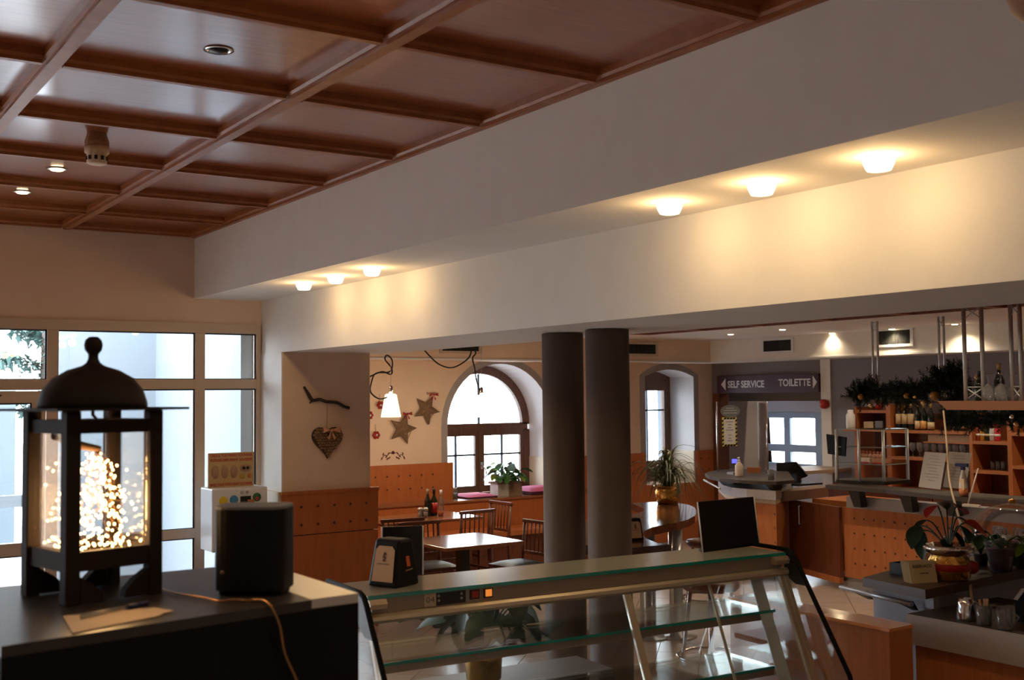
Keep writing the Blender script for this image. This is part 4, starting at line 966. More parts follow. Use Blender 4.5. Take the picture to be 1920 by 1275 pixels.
# small glass showcase on the slab
gs = thing('glass_showcase', 'small glass showcase with steel corner posts on the bar slab', 'showcase', (9.4, 7.7, 1.10))
cxy = {}
for n_, p in (('a', (1570, 902)), ('b', (1612, 905)), ('c', (1658, 906)), ('d', (1703, 902))): v = at(*p, z=1.12); cxy[n_] = (v.x, v.y)
bx = [cxy['a'], cxy['c'], cxy['d'], (cxy['d'][0] - .0 + .02, cxy['d'][1] + .18)]
MB().slab([(cxy['a'][0] - .02, cxy['a'][1]), (cxy['c'][0] - .02, cxy['c'][1] - .02), (cxy['d'][0] + .03, cxy['d'][1] - .01), (cxy['d'][0] + .1, cxy['d'][1] + .35), (cxy['a'][0] + .18, cxy['a'][1] + .1)], 1.101, 1.135).build('base', BLACK, gs)
top = 1.66
for n_ in 'abcd':
    x, y = cxy[n_]
    MB().tube([(x, y, 1.135), (x, y, top)], .016, 8).build('corner_post', mat('pale_steel', (.6, .63, .65), .35, .5), gs)
for z in (1.30, 1.475, top):
    q = MB(); P4 = [Vector((*cxy[n_], z)) for n_ in 'abcd']; P4[1] = P4[1]
    q.slab([(cxy['a'][0], cxy['a'][1]), (cxy['c'][0], cxy['c'][1]), (cxy['d'][0], cxy['d'][1]), (cxy['d'][0] + .08, cxy['d'][1] + .33), (cxy['a'][0] + .16, cxy['a'][1] + .08)], z, z + .007)
    q.build('glass_shelf', GLGREEN, gs)
    q = MB()
    for a, b in (('a', 'c'), ('c', 'd')): q.tube([(*cxy[a], z + .003), (*cxy[b], z + .003)], .005, 5)
    q.build('shelf_edge', mat('shelf_edge', (.25, .28, .27), .3), gs)
for a, b in (('a', 'c'), ('c', 'd')): up_quad(MB(), (*cxy[a], 0), (*cxy[b], 0), 1.14, top, .004).build('glass_side', GLC, gs)
mid = Vector((cxy['c'][0] + .05, cxy['c'][1] + .25, 1.307))
for k, (du, z, lab) in enumerate(((0, 1.307, 'left white and red pastry pack in the showcase'), (-.17, 1.307, 'right tan pastry pack in the showcase'), (-.02, 1.37, 'row of red and white sweets on the packs in the showcase'))):
    t = thing('pastry_pack', lab, 'package', (mid.x, mid.y + du, z), 0, 'packs in the glass showcase')
    if k < 2:
        MB().cbox((mid.x, mid.y + du, z + .031), (.10, .15, .06)).build('pack_body', mat('pack_white', (.75, .62, .55), .6) if k == 0 else mat('pack_tan', (.55, .25, .15), .6), t, bevel=.012)
        MB().cbox((mid.x - .0515, mid.y + du, z + .012), (.003, .14, .018)).build('pack_stripe', RED, t)
    else:
        for j in range(7):
            o = MB().ball((mid.x - .02, mid.y + .07 - .045 * j, z + .022), .023).build('sweet', mat('sweet_pink', (.75, .38, .28), .5), t); MB().ball((mid.x - .02, mid.y + .07 - .045 * j, z + .055), .014).build('wrapper', mat('wrapper', (.7, .2, .15), .4), o)
# price display hanging at the showcase's left post
pd = thing('customer_display', 'black customer display panel on the left showcase post', 'display', at(1565, 860, z=1.4))
ca, cb = at(1549, 0, z=3), None
pA = [at(1549, 814, x=9.52), at(1586, 820, x=9.42), at(1584, 856, x=9.42), at(1552, 851, x=9.52)]
MB().prism(pA, (.03, .01, 0)).build('display_panel', BLACKM, pd)
MB().tube([at(1568, 812, x=9.5), at(1568, 902, x=9.5)], .014, 8).build('display_post', WHITEP, pd)
# menus standing on the slab, spray bottle
PRN = mat('menu_print', (.30, .27, .24), .8)
for (px0, px1, lab) in ((1722, 1765, 'left paper menu standing on the bar slab'), (1768, 1812, 'right paper menu standing on the bar slab')):
    b0, b1 = at(px0, 913, z=1.102), at(px1 - 2, 918, z=1.102)
    t = thing('paper_menu', lab, 'menu', (b0 + b1) / 2, 0, 'paper menus on the bar')
    tilt = Vector((.10, -.01, .345))
    MB().prism([b0, b1, b1 + tilt, b0 + tilt], (.004, .002, 0)).build('menu_sheet', PAPER, t)
    q = MB(); e = b1 - b0; nn_ = Vector((-.004, -.001, .0))
    for k in range(9):
        u0_, u1_ = (.3, .7) if k == 0 else (.15 + .1 * (k % 3), .7 + .06 * (k % 4)); v_ = .9 - .085 * k
        o_ = b0 + tilt * v_ + nn_; q.add([o_ + e * u0_, o_ + e * u1_, o_ + e * u1_ + tilt * .012, o_ + e * u0_ + tilt * .012], [(0, 1, 2, 3)])
    q.build('menu_print', PRN, t)
    MB().box((b0.x + .05, (b0.y + b1.y) / 2 - .02, 1.101), (b0.x + .16, (b0.y + b1.y) / 2 + .02, 1.108)).build('menu_foot', ACRY, t)
sb = Vector((9.06, at(1807, 930, x=9.06).y, 1.102)); sbt = thing('spray_bottle', 'white spray bottle with blue trigger and orange liquid on the bar', 'bottle', sb)
MB().lathe([(.036, 0), (.042, .02), (.044, .10), (.036, .17), (.016, .225), (.014, .24)], sb, 18, sx=1, sy=.8).build('bottle_body', mat('bottle_white', (.70, .66, .64), .35), sbt)
MB().lathe([(.0445, .005), (.0455, .075)], sb, 18, sx=1, sy=.8).build('bottle_liquid', mat('liquid_orange', (.65, .22, .09), .3), sbt)
MB().cbox(sb + Vector((0, 0, .25)), (.03, .03, .03)).cbox(sb + Vector((0, .01, .28)), (.03, .12, .03)).build('spray_head', mat('spray_blue', (.02, .03, .12), .4), sbt)
MB().cbox(sb + Vector((-.038, -.012, .11)), (.004, .045, .10)).build('bottle_label', LABEL, sbt)
MB().tube([sb + Vector((0, -.04, .262)), sb + Vector((0, -.065, .235))], .006, 6).build('trigger', WHITEP, sbt)
wp_ = thing('window_wiper', 'thin upright window wiper leaning beside the spray bottle', 'wiper', at(1820, 948, z=1.102))
MB().tube([at(1815, 945, z=1.106), at(1834, 878, x=at(1815, 945, z=1.1).x + .05)], .006, 6).build('wiper_handle', PAPER, wp_); a_ = at(1822, 948, z=1.106); MB().cbox(a_, (.03, .15, .02)).build('wiper_blade', PAPER, wp_)

# ------------------------------------------------------------------ back shelves
SX0 = 11.15
sh = thing('bar_shelving', 'orange wooden wall shelving behind the bar', 'shelf', (11.3, 8, .92))
def shelf(y0, y1, z, th=.035): MB().box((SX0, y0, z - th), (XR - .002, y1, z)).build('shelf', BARW, sh)
def upright(y0, y1, z0, z1): MB().box((SX0, y0, z0), (XR - .002, y1, z1)).build('upright', BARW, sh)
upright(9.18, 9.22, .92, 1.87); upright(8.69, 8.75, .92, 1.90); upright(7.61, 7.65, .92, 1.80); upright(7.14, 7.19, .92, 1.80); upright(5.5, 5.62, .92, 1.8)
shelf(8.75, 9.18, 1.61); shelf(8.75, 9.18, 1.83); shelf(7.65, 8.69, 1.60); shelf(7.65, 8.69, 1.29); shelf(7.19, 7.61, 1.50); shelf(7.19, 7.61, 1.18); shelf(5.62, 7.14, 1.6); shelf(5.62, 7.14, 1.25)
MB().box((XR - .02, 5.62, .92), (XR - .003, 9.18, 1.79)).build('back_panel', DARKW, sh)
x0 = 11.24
k = 0
wl_ = ['dark wine bottle with tall cream label, first from the left', 'dark wine bottle with tall cream label, second from the left', 'dark wine bottle with tall cream label, third from the left', 'dark wine bottle with a short low label, left of the orange one', 'dark wine bottle with a short orange label', 'dark wine bottle with a short low label, right of the orange one', 'dark wine bottle half hidden behind the fir garland', 'dark wine bottle just right of the hanging cord']
for px, lb, fr in ((1686, LABEL, (.22, .60)), (1698, LABEL, (.22, .60)), (1709, LABEL, (.22, .60)), (1722, LABEL, (.05, .34)), (1733, mat('label_orange', (.70, .38, .13), .7), (.05, .34)), (1746, LABEL, (.05, .30)), (1793, LABEL, (.1, .3)), (1805, LABEL, (.1, .3))):
    p = at(px, 805, x=x0); bottle((x0, p.y, 1.602), .31, .038, WINED, wl_[k], mat('capsule_gold', (.45, .32, .12), .4, .6), lb, 'wine bottles on the shelf', frac=fr, name='wine_bottle'); k += 1
cn = ['red can on the small shelf, leftmost', 'yellow can on the small shelf', 'black patterned can on the small shelf', 'white can on the small shelf', 'bright red can on the small shelf, rightmost']
for i, (px, col) in enumerate(((1835, (.35, .06, .03)), (1843, (.6, .3, .03)), (1852, (.02, .02, .02)), (1861, (.6, .6, .62)), (1871, (.6, .03, .05)))):
    p = at(px, 824, x=x0); t = thing('drink_can', cn[i], 'can', (x0, p.y, 1.502), 0, 'cans on the small shelf')
    MB().lathe([(.026, 0), (.031, .008), (.031, .125 if i != 2 else .16), (.026, .135 if i != 2 else .17), (.0001, .134 if i != 2 else .168)], (x0, p.y, 1.502), 16).build('can_body', mat('can%d' % i, col, .35, .2), t)
    MB().lathe([(.0315, .05), (.0315, .075)], (x0, p.y, 1.502), 16).build('can_band', LABEL if i == 2 else WHITEP, t)
def goblet_mesh():
    return MB().lathe([(.032, 0), (.030, .004), (.004, .008), (.004, .055), (.02, .07), (.034, .10), (.036, .135), (.033, .165)], (0, 0, 0), 14)
gm = goblet_mesh().mesh('goblet'); gm.materials.append(CRYST)
nn_ = 0
ordn = ['first', 'second', 'third', 'fourth', 'fifth', 'sixth', 'seventh', 'eighth']
for i in range(8):
    p = at(1712 + 13.4 * i, 855, x=11.2)
    for r_ in range(2):
        o = inst('stem_glass', gm, None, (11.2 + .12 * r_, p.y, 1.2905)); tag(o, 'stemmed glass in the %s row on the glass shelf, %s from the left' % ('front' if r_ == 0 else 'back', ordn[i]), 'glass', 'stemmed glasses on the shelf')
tag(MB().box((11.18, 7.67, 1.475), (11.4, 8.2, 1.555)).build('cardboard_box', mat('carton', (.52, .38, .27), .8)), 'pale carton lying above the stemmed glasses', 'box') 
MB().box((11.16, 7.651, 1.46), (11.45, 8.25, 1.4745)).build('shelf', BARW, sh)
for i, px in enumerate((1862, 1872, 1882)):
    p = at(px, 882, x=11.3); o = MB().lathe([(.024, .0), (.028, .1), (.026, .1), (.022, .006)], (11.3, p.y, 1.1805), 14).build('tumbler', CRYST); tag(o, 'clear tumbler on the dark lower small shelf, %s from the left' % ordn[i], 'glass', 'tumblers on the small shelf')
tag(MB().lathe([(.05, 0), (.055, .01), (.055, .16), (.035, .19), (.036, .22), (.02, .225)], (11.085, 9.22, 1.61), 16).build('white_canister', mat('canister', (.66, .66, .7), .4)), 'white canister with a blue label at the left end of the shelving', 'canister')
MB().box((11.04, 9.16, 1.575), (11.15, 9.30, 1.609)).build('shelf', BARW, sh)
tag(MB().box((11.2, 8.98, 1.612), (11.35, 9.12, 1.69)).build('tea_box', mat('tea_box', (.60, .52, .38), .7)), 'small cream and white box on the left shelf', 'box')
tag(MB().box((11.2, 8.84, 1.612), (11.35, 8.95, 1.70)).build('grey_tin', mat('tin_grey', (.2, .22, .27), .5)), 'grey tin beside the shelf upright', 'tin')
tag(MB().ball((11.26, 8.93, 1.886), .055, 14, 10).build('red_tin', RED), 'round red tin on top of the left shelf', 'tin')

# ------------------------------------------------------------------ hanging rack on ceiling trusses, upturned glasses, fir garland
rk = thing('hanging_rack', 'wooden glass rack hung from the ceiling on slim steel trusses', 'rack', (9.1, 6.6, 1.89))
RACKW = mat('rack_wood', (.20, .08, .04), .5)
MB().prism([(8.47, 6.11, 1.965), (8.47, 6.02, 1.89), (8.47, 3.0, 1.89), (8.47, 3.0, 1.965)], (.30, 0, 0)).build('rack_shelf', RACKW, rk)
MB().box((9.56, 3.0, 1.93), (9.76, 7.85, 1.955)).build('rack_shelf', RACKW, rk)
MB().box((8.771, 5.0, 1.90), (9.559, 5.06, 1.94)).build('rack_cross', RACKW, rk)
def truss(a, b, z0=1.966, z1=ZC2 - .001, r=.018):
    a = Vector((*a, 0)); b = Vector((*b, 0)); zz = Vector((0, 0, 1))
    t = MB()
    for p in (a, b): MB().tube([p + zz * z0, p + zz * z1], r, 10).build('truss_tube', STEEL, rk)
    for za in (z1 - .12, z0 + .01): MB().tube([a + zz * za, b + zz * (za + .10)], .006, 5).tube([b + zz * za, a + zz * (za + .10)], .006, 5).tube([a + zz * (za + .105), b + zz * (za + .105)], .005, 5).build('truss_brace', STEEL, rk)
truss((8.53, 5.87), (8.57, 5.73)); truss((8.58, 5.47), (8.55, 5.37)); truss((9.64, 7.71), (9.62, 7.63), 1.956, r=.012); truss((9.65, 6.92), (9.63, 6.85), 1.956, r=.012)
ug = MB().lathe([(.04, 0), (.052, .05), (.05, .10), (.02, .135), (.004, .145), (.004, .215), (.03, .222), (.033, .226), (.0001, .227)], (0, 0, 0), 16).mesh('balloon_glass'); ug.materials.append(CRYST)
for i in range(8):
    for r_ in range(2):
        o = inst('balloon_glass', ug, None, (8.53 + .13 * r_, (5.655, 5.54, 5.27, 5.165, 5.06, 4.955, 4.85, 4.745)[i] - .02 * r_, 1.9655)); tag(o, 'upturned balloon glass in the %s row on the hanging rack, %s from the left' % ('near' if r_ == 0 else 'far', ordn[i]), 'glass', 'upturned glasses on the rack')
for i, (px, lab) in enumerate(((1835, 'dark bottle standing among the glasses left on the rack'), (1872, 'dark sparkling wine bottle with gold neck among the rack glasses'))):
    p = at(px, 750, x=8.72); bottle((8.74, p.y, 1.966), .31 if i else .25, .043, WINED, lab, mat('capsule_gold', (.45, .32, .12), .4, .6) if i else BLACK, None, None, name='wine_bottle')
def garland(path, width, n, label, balls, seed=1, needle=.11):
    rnd = random.Random(seed); P = smooth(path, 6); t = thing('fir_garland', label, 'garland', P[len(P) // 2], 0, 'fir garlands on the rack')
    q = MB(); q.tube(P, .012, 5)
    for k in range(n):
        c = P[rnd.randrange(len(P))]; a = rnd.random() * 2 * PI
        tipd = Vector((rnd.gauss(0, 1), rnd.gauss(0, 1), rnd.gauss(.15, 1))).normalized(); tl = width * (.5 + .6 * rnd.random())
        for j in range(9):
            b = c + tipd * tl * j / 9
            for s in range(6):
                d = (tipd * .8 + Vector((rnd.gauss(0, 1), rnd.gauss(0, 1), rnd.gauss(0, 1))).normalized()).normalized() * needle * (.5 + .4 * rnd.random())
                e = d.cross(Vector((.3, .5, .8))).normalized() * .004
                q.add([b - e, b + d, b + e], [(0, 1, 2)])
    q.build('fir_twigs', FIR, t, kind='stuff')
    for (px, py, x, r, m) in balls: MB().ball(at(px, py, x=x), r, 12, 8).build('bauble', m, t)
BR = mat('bauble_bronze', (.32, .15, .04), .4, .6); BG = mat('bauble_gold', (.7, .5, .25), .25, .9)
gx = 9.40
garland([at(1604, 742, x=gx), at(1630, 735, x=gx), at(1660, 738, x=gx), at(1690, 740, x=gx)], .17, 190, 'dark fir garland at the left end of the hanging rack', [(1614, 744, gx - .12, .03, BR), (1632, 760, gx - .12, .025, BG), (1700, 742, gx - .12, .03, BR)], 1, .07)
garland([at(1690, 742, x=gx), at(1730, 735, x=gx), at(1765, 715, x=gx), at(1790, 700, x=gx), at(1800, 730, x=gx), at(1790, 760, x=gx)], .19, 300, 'large dark fir garland in the middle of the hanging rack', [(1752, 742, gx - .15, .045, BR), (1715, 744, gx - .14, .018, BG), (1731, 755, gx - .14, .025, BG)], 2, .07)
garland([at(1775, 790, x=9.2), at(1810, 788, x=9.2), at(1850, 790, x=9.2), at(1900, 785, x=9.2), at(1930, 785, x=9.2)], .15, 210, 'fir garland hanging below the near rack shelf', [(1905, 795, 9.05, .022, BG), (1897, 782, 9.05, .02, FOILS), (1831, 707, 8.9, .02, BG)], 3, .06)
tag(MB().tube(smooth([at(1769, 770, x=8.45), at(1775, 830, x=8.3), at(1780, 900, x=8.1), at(1795, 960, x=6.5), at(1812, 1020, x=5.6), at(1818, 1080, x=5.2), at(1822, 1125, x=4.9)], 5), .008, 6).build('long_cord', TWINE), 'beige cord hanging from the rack down to the near counter', 'cord')

# ------------------------------------------------------------------ near bar: partition, counter, raised worktop
pt = thing('wooden_partition', 'orange wooden low partition with a shiny top right of the display case', 'partition', (4.28, 3.9, 0))
PY = at(1388, 1116, z=1.0).y
MB().box((4.20, 3.31, 0), (4.36, PY, .985)).build('partition_body', BARW, pt)
MB().box((4.195, 3.305, .985), (4.365, PY + .005, 1.0)).build('partition_cap', mat('partition_cap', (.66, .25, .08), .16, coat=.6), pt)  # cap coloured brighter than the body for the reflected light on it
nc = thing('near_counter', 'near counter with steel edge and wooden front at the right', 'counter', (4.9, 2.6, 0))
MB().box((4.58, .8, 0), (5.25, 3.46, .86)).build('counter_front', BARW, nc)
MB().box((4.55, .8, .861), (5.27, 3.48, .965)).build('steel_fascia', STEELG, nc)
MB().box((4.55, .8, .9655), (5.27, 3.48, 1.0)).build('counter_top', SLABM, nc)
MB().box((4.546, .8, .861), (4.5495, 3.48, 1.0)).build('fascia_sheet', mat('fascia_warm', (.42, .36, .32), .45, .4), nc)
wt = thing('raised_worktop', 'dark raised worktop with reserved cards and plants', 'worktop', (5.2, 3.7, 0))
wl4 = [at(1617, 1083, z=1.10), at(1735, 1106, z=1.10), at(1905, 1071, z=1.10)]
MB().slab([(wl4[0].x, wl4[0].y), (wl4[1].x, wl4[1].y), (wl4[2].x, wl4[2].y), (6.6, 3.6), (6.6, 4.0), (5.3, 4.02)], 1.055, 1.10).build('worktop_slab', mat('worktop_dark', (.10, .062, .045), .4, noise=.15, nscale=25), wt)
a_ = at(1749, 1140, z=1.0); MB().box((a_.x - .02, a_.y - .02, 1.0005), (a_.x + .025, a_.y + .025, 1.055)).build('support_post', STEELG, wt)
MB().box((4.93, 3.62, 0), (6.5, 3.98, 1.054)).build('base_cabinet', STEELG, wt)
rl = thing('towel_rail', 'steel towel rail on brackets in front of the raised worktop', 'rail', (4.8, 3.9, .98))
r0, r1 = at(1576, 1101, z=1.0), at(1710, 1133, z=1.0)
MB().tube([r0, r1], .012, 10).build('rail_bar', STEEL, rl)
for f_ in (.3, .92):
    p = r0.lerp(r1, f_); MB().prism([p + Vector((0, 0, -.008)), p + Vector((.10, .03, -.008)), p + Vector((.14, .03, -.06))], (-.01, .03, 0)).build('rail_bracket', BRACK, rl)
W_ = lambda px, py: at(px, py, z=1.10)
c = W_(1694, 1076); t = thing('black_tray', 'small black tray with sachets on the raised worktop', 'tray', c)
q = MB()
for dx0, dy0, dx1, dy1 in ((-.06, -.04, .06, -.032), (-.06, .032, .06, .04), (-.06, -.032, -.052, .032), (.052, -.032, .06, .032)): q.cbox(c + Vector(((dx0 + dx1) / 2, (dy0 + dy1) / 2, .031)), (dx1 - dx0, dy1 - dy0, .06))
q.cbox(c + Vector((0, 0, .004)), (.104, .064, .006)); q.build('tray_box', BLACK, t); MB().cbox(c + Vector((0, 0, .045)), (.08, .05, .01), .3).build('sachet', PAPER, t)
c = W_(1734, 1093); t = thing('reserved_cards', 'stack of cream folded cards reading RISERVATO on the worktop', 'card stack', c)
rz = R_(20); CARD = mat('card_cream', (.62, .50, .30), .75)
rt = Vector((math.cos(rz), -math.sin(rz) * .9, 0)).normalized(); bk_ = Vector((-rt.y, rt.x, 0)); UP = Vector((0, 0, 1))
for k in range(6):
    o = c + bk_ * (.012 * k); lean = bk_ * (.035) + UP * (.10 - .0 * k)
    a, b = o - rt * .075, o + rt * .075
    h_ = .10 * (1 - 0.0 * k)
    e = bk_ * .025 * 1.0
    MB().prism([a, b, b + e + UP * h_, a + e + UP * h_], bk_ * .004).build('card', CARD, t)
n_ = -bk_ * .002
text('lettering', 'RISERVATO', mat('card_ink', (.10, .07, .04), .8), t, c - rt * .055 + bk_ * .017 + UP * .072, rt, (bk_ * .025 + UP * .1), .016, .11, .002, .02)
q = MB(); o = c - rt * .02 + bk_ * .011 + UP * .045 - bk_ * .003; q.add([o, o + rt * .05, o + rt * .05 + UP * .004, o + UP * .004], [(0, 1, 2, 3)]); q.build('print_line', mat('card_ink', (.1, .07, .04), .8), t)
c = W_(1780, 1086); an = thing('anthurium_plant', 'red anthurium in a gold foil wrapped pot on the worktop', 'plant', c)
MB().lathe([(.085, 0), (.10, .01), (.105, .06), (.10, .10), (.085, .125), (.10, .15), (.125, .165), (.11, .155), (.0001, .14)], c, 18).build('foil_pot', GOLD, an)
MB().lathe([(.09, .125), (.12, .145), (.128, .17), (.11, .175), (.095, .15)], c, 14).build('foil_collar', FOILS, an)
MB().lathe([(.1065, .05), (.106, .075), (.1025, .085)], c, 18).build('ribbon', RED, an); MB().ball(c + Vector((.09, -.07, .06)), .035).build('ribbon_bow', RED, an)
def to_leaf(t, base, tip, m, L, W, rot, stemm=GREEND):
    MB().tube(smooth([base, base.lerp(tip, .6) + UP * .03, tip], 3), .004, 5).build('stem', stemm, t)
    me = leaf_mesh(L, W, .3).mesh('leaf'); me.materials.append(m); inst('leaf', me, t, tip - Vector(t.location), rot)
base = c + UP * .15
X_ = c.x
for (px, py, m, L, W, rot) in ((1722, 985, GREEND, .14, .09, (0, .6, 3.4)), (1728, 995, GREEND, .15, .08, (.3, .9, 3.6)), (1738, 975, GREEND, .10, .05, (0, .2, 3)), (1758, 948, RED, .10, .09, (.2, .3, 3)), (1775, 955, GREEND, .09, .07, (0, -.6, 1)), (1792, 950, REDF, .10, .09, (.4, .2, 0)),
                               (1795, 970, GREEND, .13, .08, (.2, .5, 5.6)), (1800, 985, GREEND, .12, .08, (.3, .6, 0)), (1810, 980, mat('red_spathe', (.5, .03, .02), .35), .14, .10, (.5, .35, 5.7)), (1785, 995, GREEND, .12, .08, (0, .8, 5)), (1770, 1010, GREEND, .10, .06, (0, .3, 4))):
    to_leaf(an, base, at(px, py, x=X_ + .02), m, L, W, rot)
c = W_(1878, 1070); fp = thing('small_pot_plant', 'small terracotta pot wrapped in clear film on the worktop', 'plant', c)
MB().lathe([(.045, 0), (.05, .005), (.065, .085), (.07, .085), (.072, .115), (.06, .115), (.0001, .105)], c, 20).build('terracotta_pot', mat('terracotta', (.30, .16, .10), .7), fp)
MB().lathe([(.071, .084), (.0735, .116)], c, 20).build('pot_rim', mat('dark_red_rim', (.12, .02, .015), .5), fp)
MB().lathe([(.052, .001), (.082, .13), (.09, .15)], c, 14).build('clear_film', CRYST, fp)
leafy(fp, (c.x, c.y, c.z + .11), 9, .10, .06, .10, .09, (GREEND, GREEN), .3, seed=9)
c = W_(1840, 1060); fp = thing('ivy_pot', 'little green plant beside the gold pot on the worktop', 'plant', c)
MB().lathe([(.03, 0), (.04, .06), (.042, .065), (.0001, .06)], c, 14).build('pot', mat('dark_pot', (.05, .03, .02), .6), fp); leafy(fp, (c.x, c.y, c.z + .06), 10, .08, .06, .06, .12, (GREEN, GREEN, GREEND), .3, seed=12)
c = W_(1916, 1066); fp = thing('trailing_plant', 'trailing green leaves at the right end of the worktop', 'plant', c)
MB().lathe([(.03, 0), (.045, .07), (.047, .075), (.0001, .07)], c, 14).build('pot', mat('dark_pot', (.05, .03, .02), .6), fp); leafy(fp, (c.x, c.y, c.z + .07), 14, .09, .06, .10, .08, (GREEN, GREENY, GREEN), .6, seed=15)
# acrylic dome standing behind
dc = Vector((7.2, 4.5, 1.10)); dc = at(1900, 1012, x=7.0); dm = thing('acrylic_dome', 'clear acrylic dome cover with wine glasses inside at the right edge', 'dome', (dc.x, dc.y, dc.z))
prof_ = [(.26, -.09), (.265, 0), (.255, .07), (.22, .15), (.16, .205), (.08, .235), (.02, .245)]
MB().lathe(prof_, dc, 28).build('dome_shell', ACRY, dm)
MB().lathe([(.02, .243), (.025, .265), (.0001, .275)], dc, 12).build('dome_knob', GOLD, dm)
MB().lathe([(.28, -.11), (.28, -.09), (.0001, -.09)], dc, 28).build('dome_tray', SLABM, dm)
e_ = [dc + Vector((-.255 + .0, .0, 0))]
q = MB(); dv = Vector((.3, .8, 0)).normalized(); sd2 = Vector((.8, -.55, 0)).normalized()
cen = dc + Vector((-.16, -.2, -.0)); q.tube([cen + sd2 * .10 * math.cos(2 * PI * k / 24) + UP * .065 * math.sin(2 * PI * k / 24) for k in range(25)], .003, 5, False); q.build('emblem_ring', mat('etch_white', (.5, .48, .46), .6), dm)
MB().box((dc.x - .3, dc.y - .35, 0), (dc.x + .4, dc.y + .5, dc.z - .11)).build('dome_plinth', BARW, dm)
for i in range(4):
    o = inst('wine_goblet', gm, None, (dc.x - .05 + .07 * (i % 2), dc.y - .10 + .075 * i, dc.z - .089)); tag(o, 'wine glass under the acrylic dome, %s from the left' % ordn[3 - i], 'glass', 'glasses under the dome')
# things on the near counter
K_ = lambda px, py: at(px, py, z=1.0)
c = K_(1875, 1180); t = thing('card_terminal', 'black payment machine with a blue light on the near counter', 'machine', (4.95, 2.95, 1.0))
y0_, y1_ = 2.62, 3.07
MB().prism([(4.80, y0_, 1.0), (4.80, y1_, 1.0), (4.80, y1_, 1.07), (4.86, y1_, 1.13), (5.05, y1_ , 1.13), (5.05, y0_, 1.10)][0:0] or [(4.78, y1_, 1.0), (4.78, y1_, 1.10), (4.84, y1_, 1.135), (5.10, y1_, 1.135), (5.10, y1_, 1.0)], (0, y0_ - y1_, 0)).build('machine_body', BLACKM, t)
MB().prism([(4.775, y1_ + .004, 1.10), (4.838, y1_ + .004, 1.141), (5.10, y1_ + .004, 1.141), (5.10, y1_ + .004, 1.137), (4.84, y1_ + .004, 1.137), (4.78, y1_ + .004, 1.098)], (0, -.02, 0)).build('machine_trim', STEEL, t)
MB().ball((4.835, 2.93, 1.128), .006).build('status_light', mat('blue_led', (.1, .1, .6), .3, emit=(.2, .15, 1), estr=4), t)
c = K_(1812, 1163); t = thing('steel_jug', 'polished steel milk jug on the near counter', 'jug', c)
MB().lathe([(.042, 0), (.045, .01), (.036, .07), (.030, .10), (.028, .10), (.034, .06)], c, 20).build('jug_body', CHROME, t); MB().tube([c + Vector((.035, -.01, .085)), c + Vector((.07, -.02, .07)), c + Vector((.065, -.02, .03)), c + Vector((.04, -.01, .02))], .005, 6).build('jug_handle', CHROME, t)
for (px, py, lab, fill) in ((1846, 1172, 'glass mug holding sugar sticks on the near counter', True), (1884, 1180, 'empty glass mug on the near counter', False)):
    c = K_(px, py); t = thing('glass_mug', lab, 'mug', c, 0, 'glass mugs on the near counter')
    MB().lathe([(.028, 0), (.032, .005), (.034, .09), (.031, .09), (.029, .01)], c, 18).build('mug_glass', CRYST, t)
    MB().tube([c + Vector((.01, -.034, .075)), c + Vector((.015, -.06, .06)), c + Vector((.012, -.035, .025))], .005, 6).build('mug_handle', CRYST, t)
    if fill:
        for k in range(5): MB().cbox(c + Vector((.008 * (k - 2), .006 * (k % 2), .06)), (.012, .004, .11), .4 * k, .1 * (k - 2)).build('sugar_stick', mat('stick_tan', (.55, .33, .18), .7), t)
# ------------------------------------------------------------------ refrigerated display case, seen from the serving side
FL, FR = Vector((1.925, 3.885, 0)), Vector((4.035, 3.755, 0))
U = (FR - FL).normalized(); V = Vector((U.y, -U.x, 0)); LC = (FR - FL).length      # V points to the viewer
if V.y > 0: V = -V
D = lambda u, v, z: FL + U * u + V * v + Vector((0, 0, z))
dcs = thing('display_case', 'refrigerated glass display case with aluminium frame and sloping doors', 'display case', (FL + FR) / 2)
def dprism(pts, u0, u1): return MB().prism([D(u0, v, z) for v, z in pts], U * (u1 - u0))
def dbox(u0, u1, v0, v1, z0, z1): return dprism([(v0, z0), (v1, z0), (v1, z1), (v0, z1)], u0, u1)
dbox(.0, LC, -.345, -.008, 1.288, 1.30).build('top_glass', GLTOP, dcs)
dbox(.0, LC, -.0079, .0, 1.287, 1.301).build('top_glass_edge', GLEDGE, dcs)
dbox(.02, LC - .02, -.05, -.012, 1.232, 1.2875).build('fascia', ALUD, dcs)
dbox(.02, LC - .02, -.345, -.31, 1.22, 1.2875).build('rear_rail', ALUD, dcs)
dprism([(-.03, 1.198), (.008, 1.196), (.02, 1.208), (.018, 1.222), (.004, 1.231), (-.03, 1.231)], .0, LC).build('door_rail', ALU, dcs)
SL = .42
dv_ = lambda z: .012 + SL * (1.196 - z)
def sloped(u0, u1, z0, z1, th=.02, off=0.): return dprism([(dv_(z0) + off, z0), (dv_(z1) + off, z1), (dv_(z1) + off - th, z1), (dv_(z0) + off - th, z0)], u0, u1)
sloped(.0, .022, .62, 1.196).build('door_frame', ALU, dcs); sloped(LC - .05, LC - .028, .62, 1.196).build('door_frame', ALU, dcs); sloped(LC - .022, LC, .62, 1.196).build('door_frame', ALU, dcs)
sloped(.023, LC - .051, .60, .65).build('door_frame', ALU, dcs)
ms = LC * .555
sloped(ms, ms + .035, .65, 1.196, .016).build('door_stile', ALU, dcs)
sloped(.023, ms - .001, .65, 1.196, .005, -.006).build('sliding_door', GLC, dcs); sloped(ms + .036, LC - .051, .65, 1.196, .005, -.012).build('sliding_door', GLC, dcs)
sloped(LC * .78, LC * .786, .65, 1.196, .006, -.02).build('door_edge', mat('acrylic_edge', (.42, .40, .33), .2), dcs)
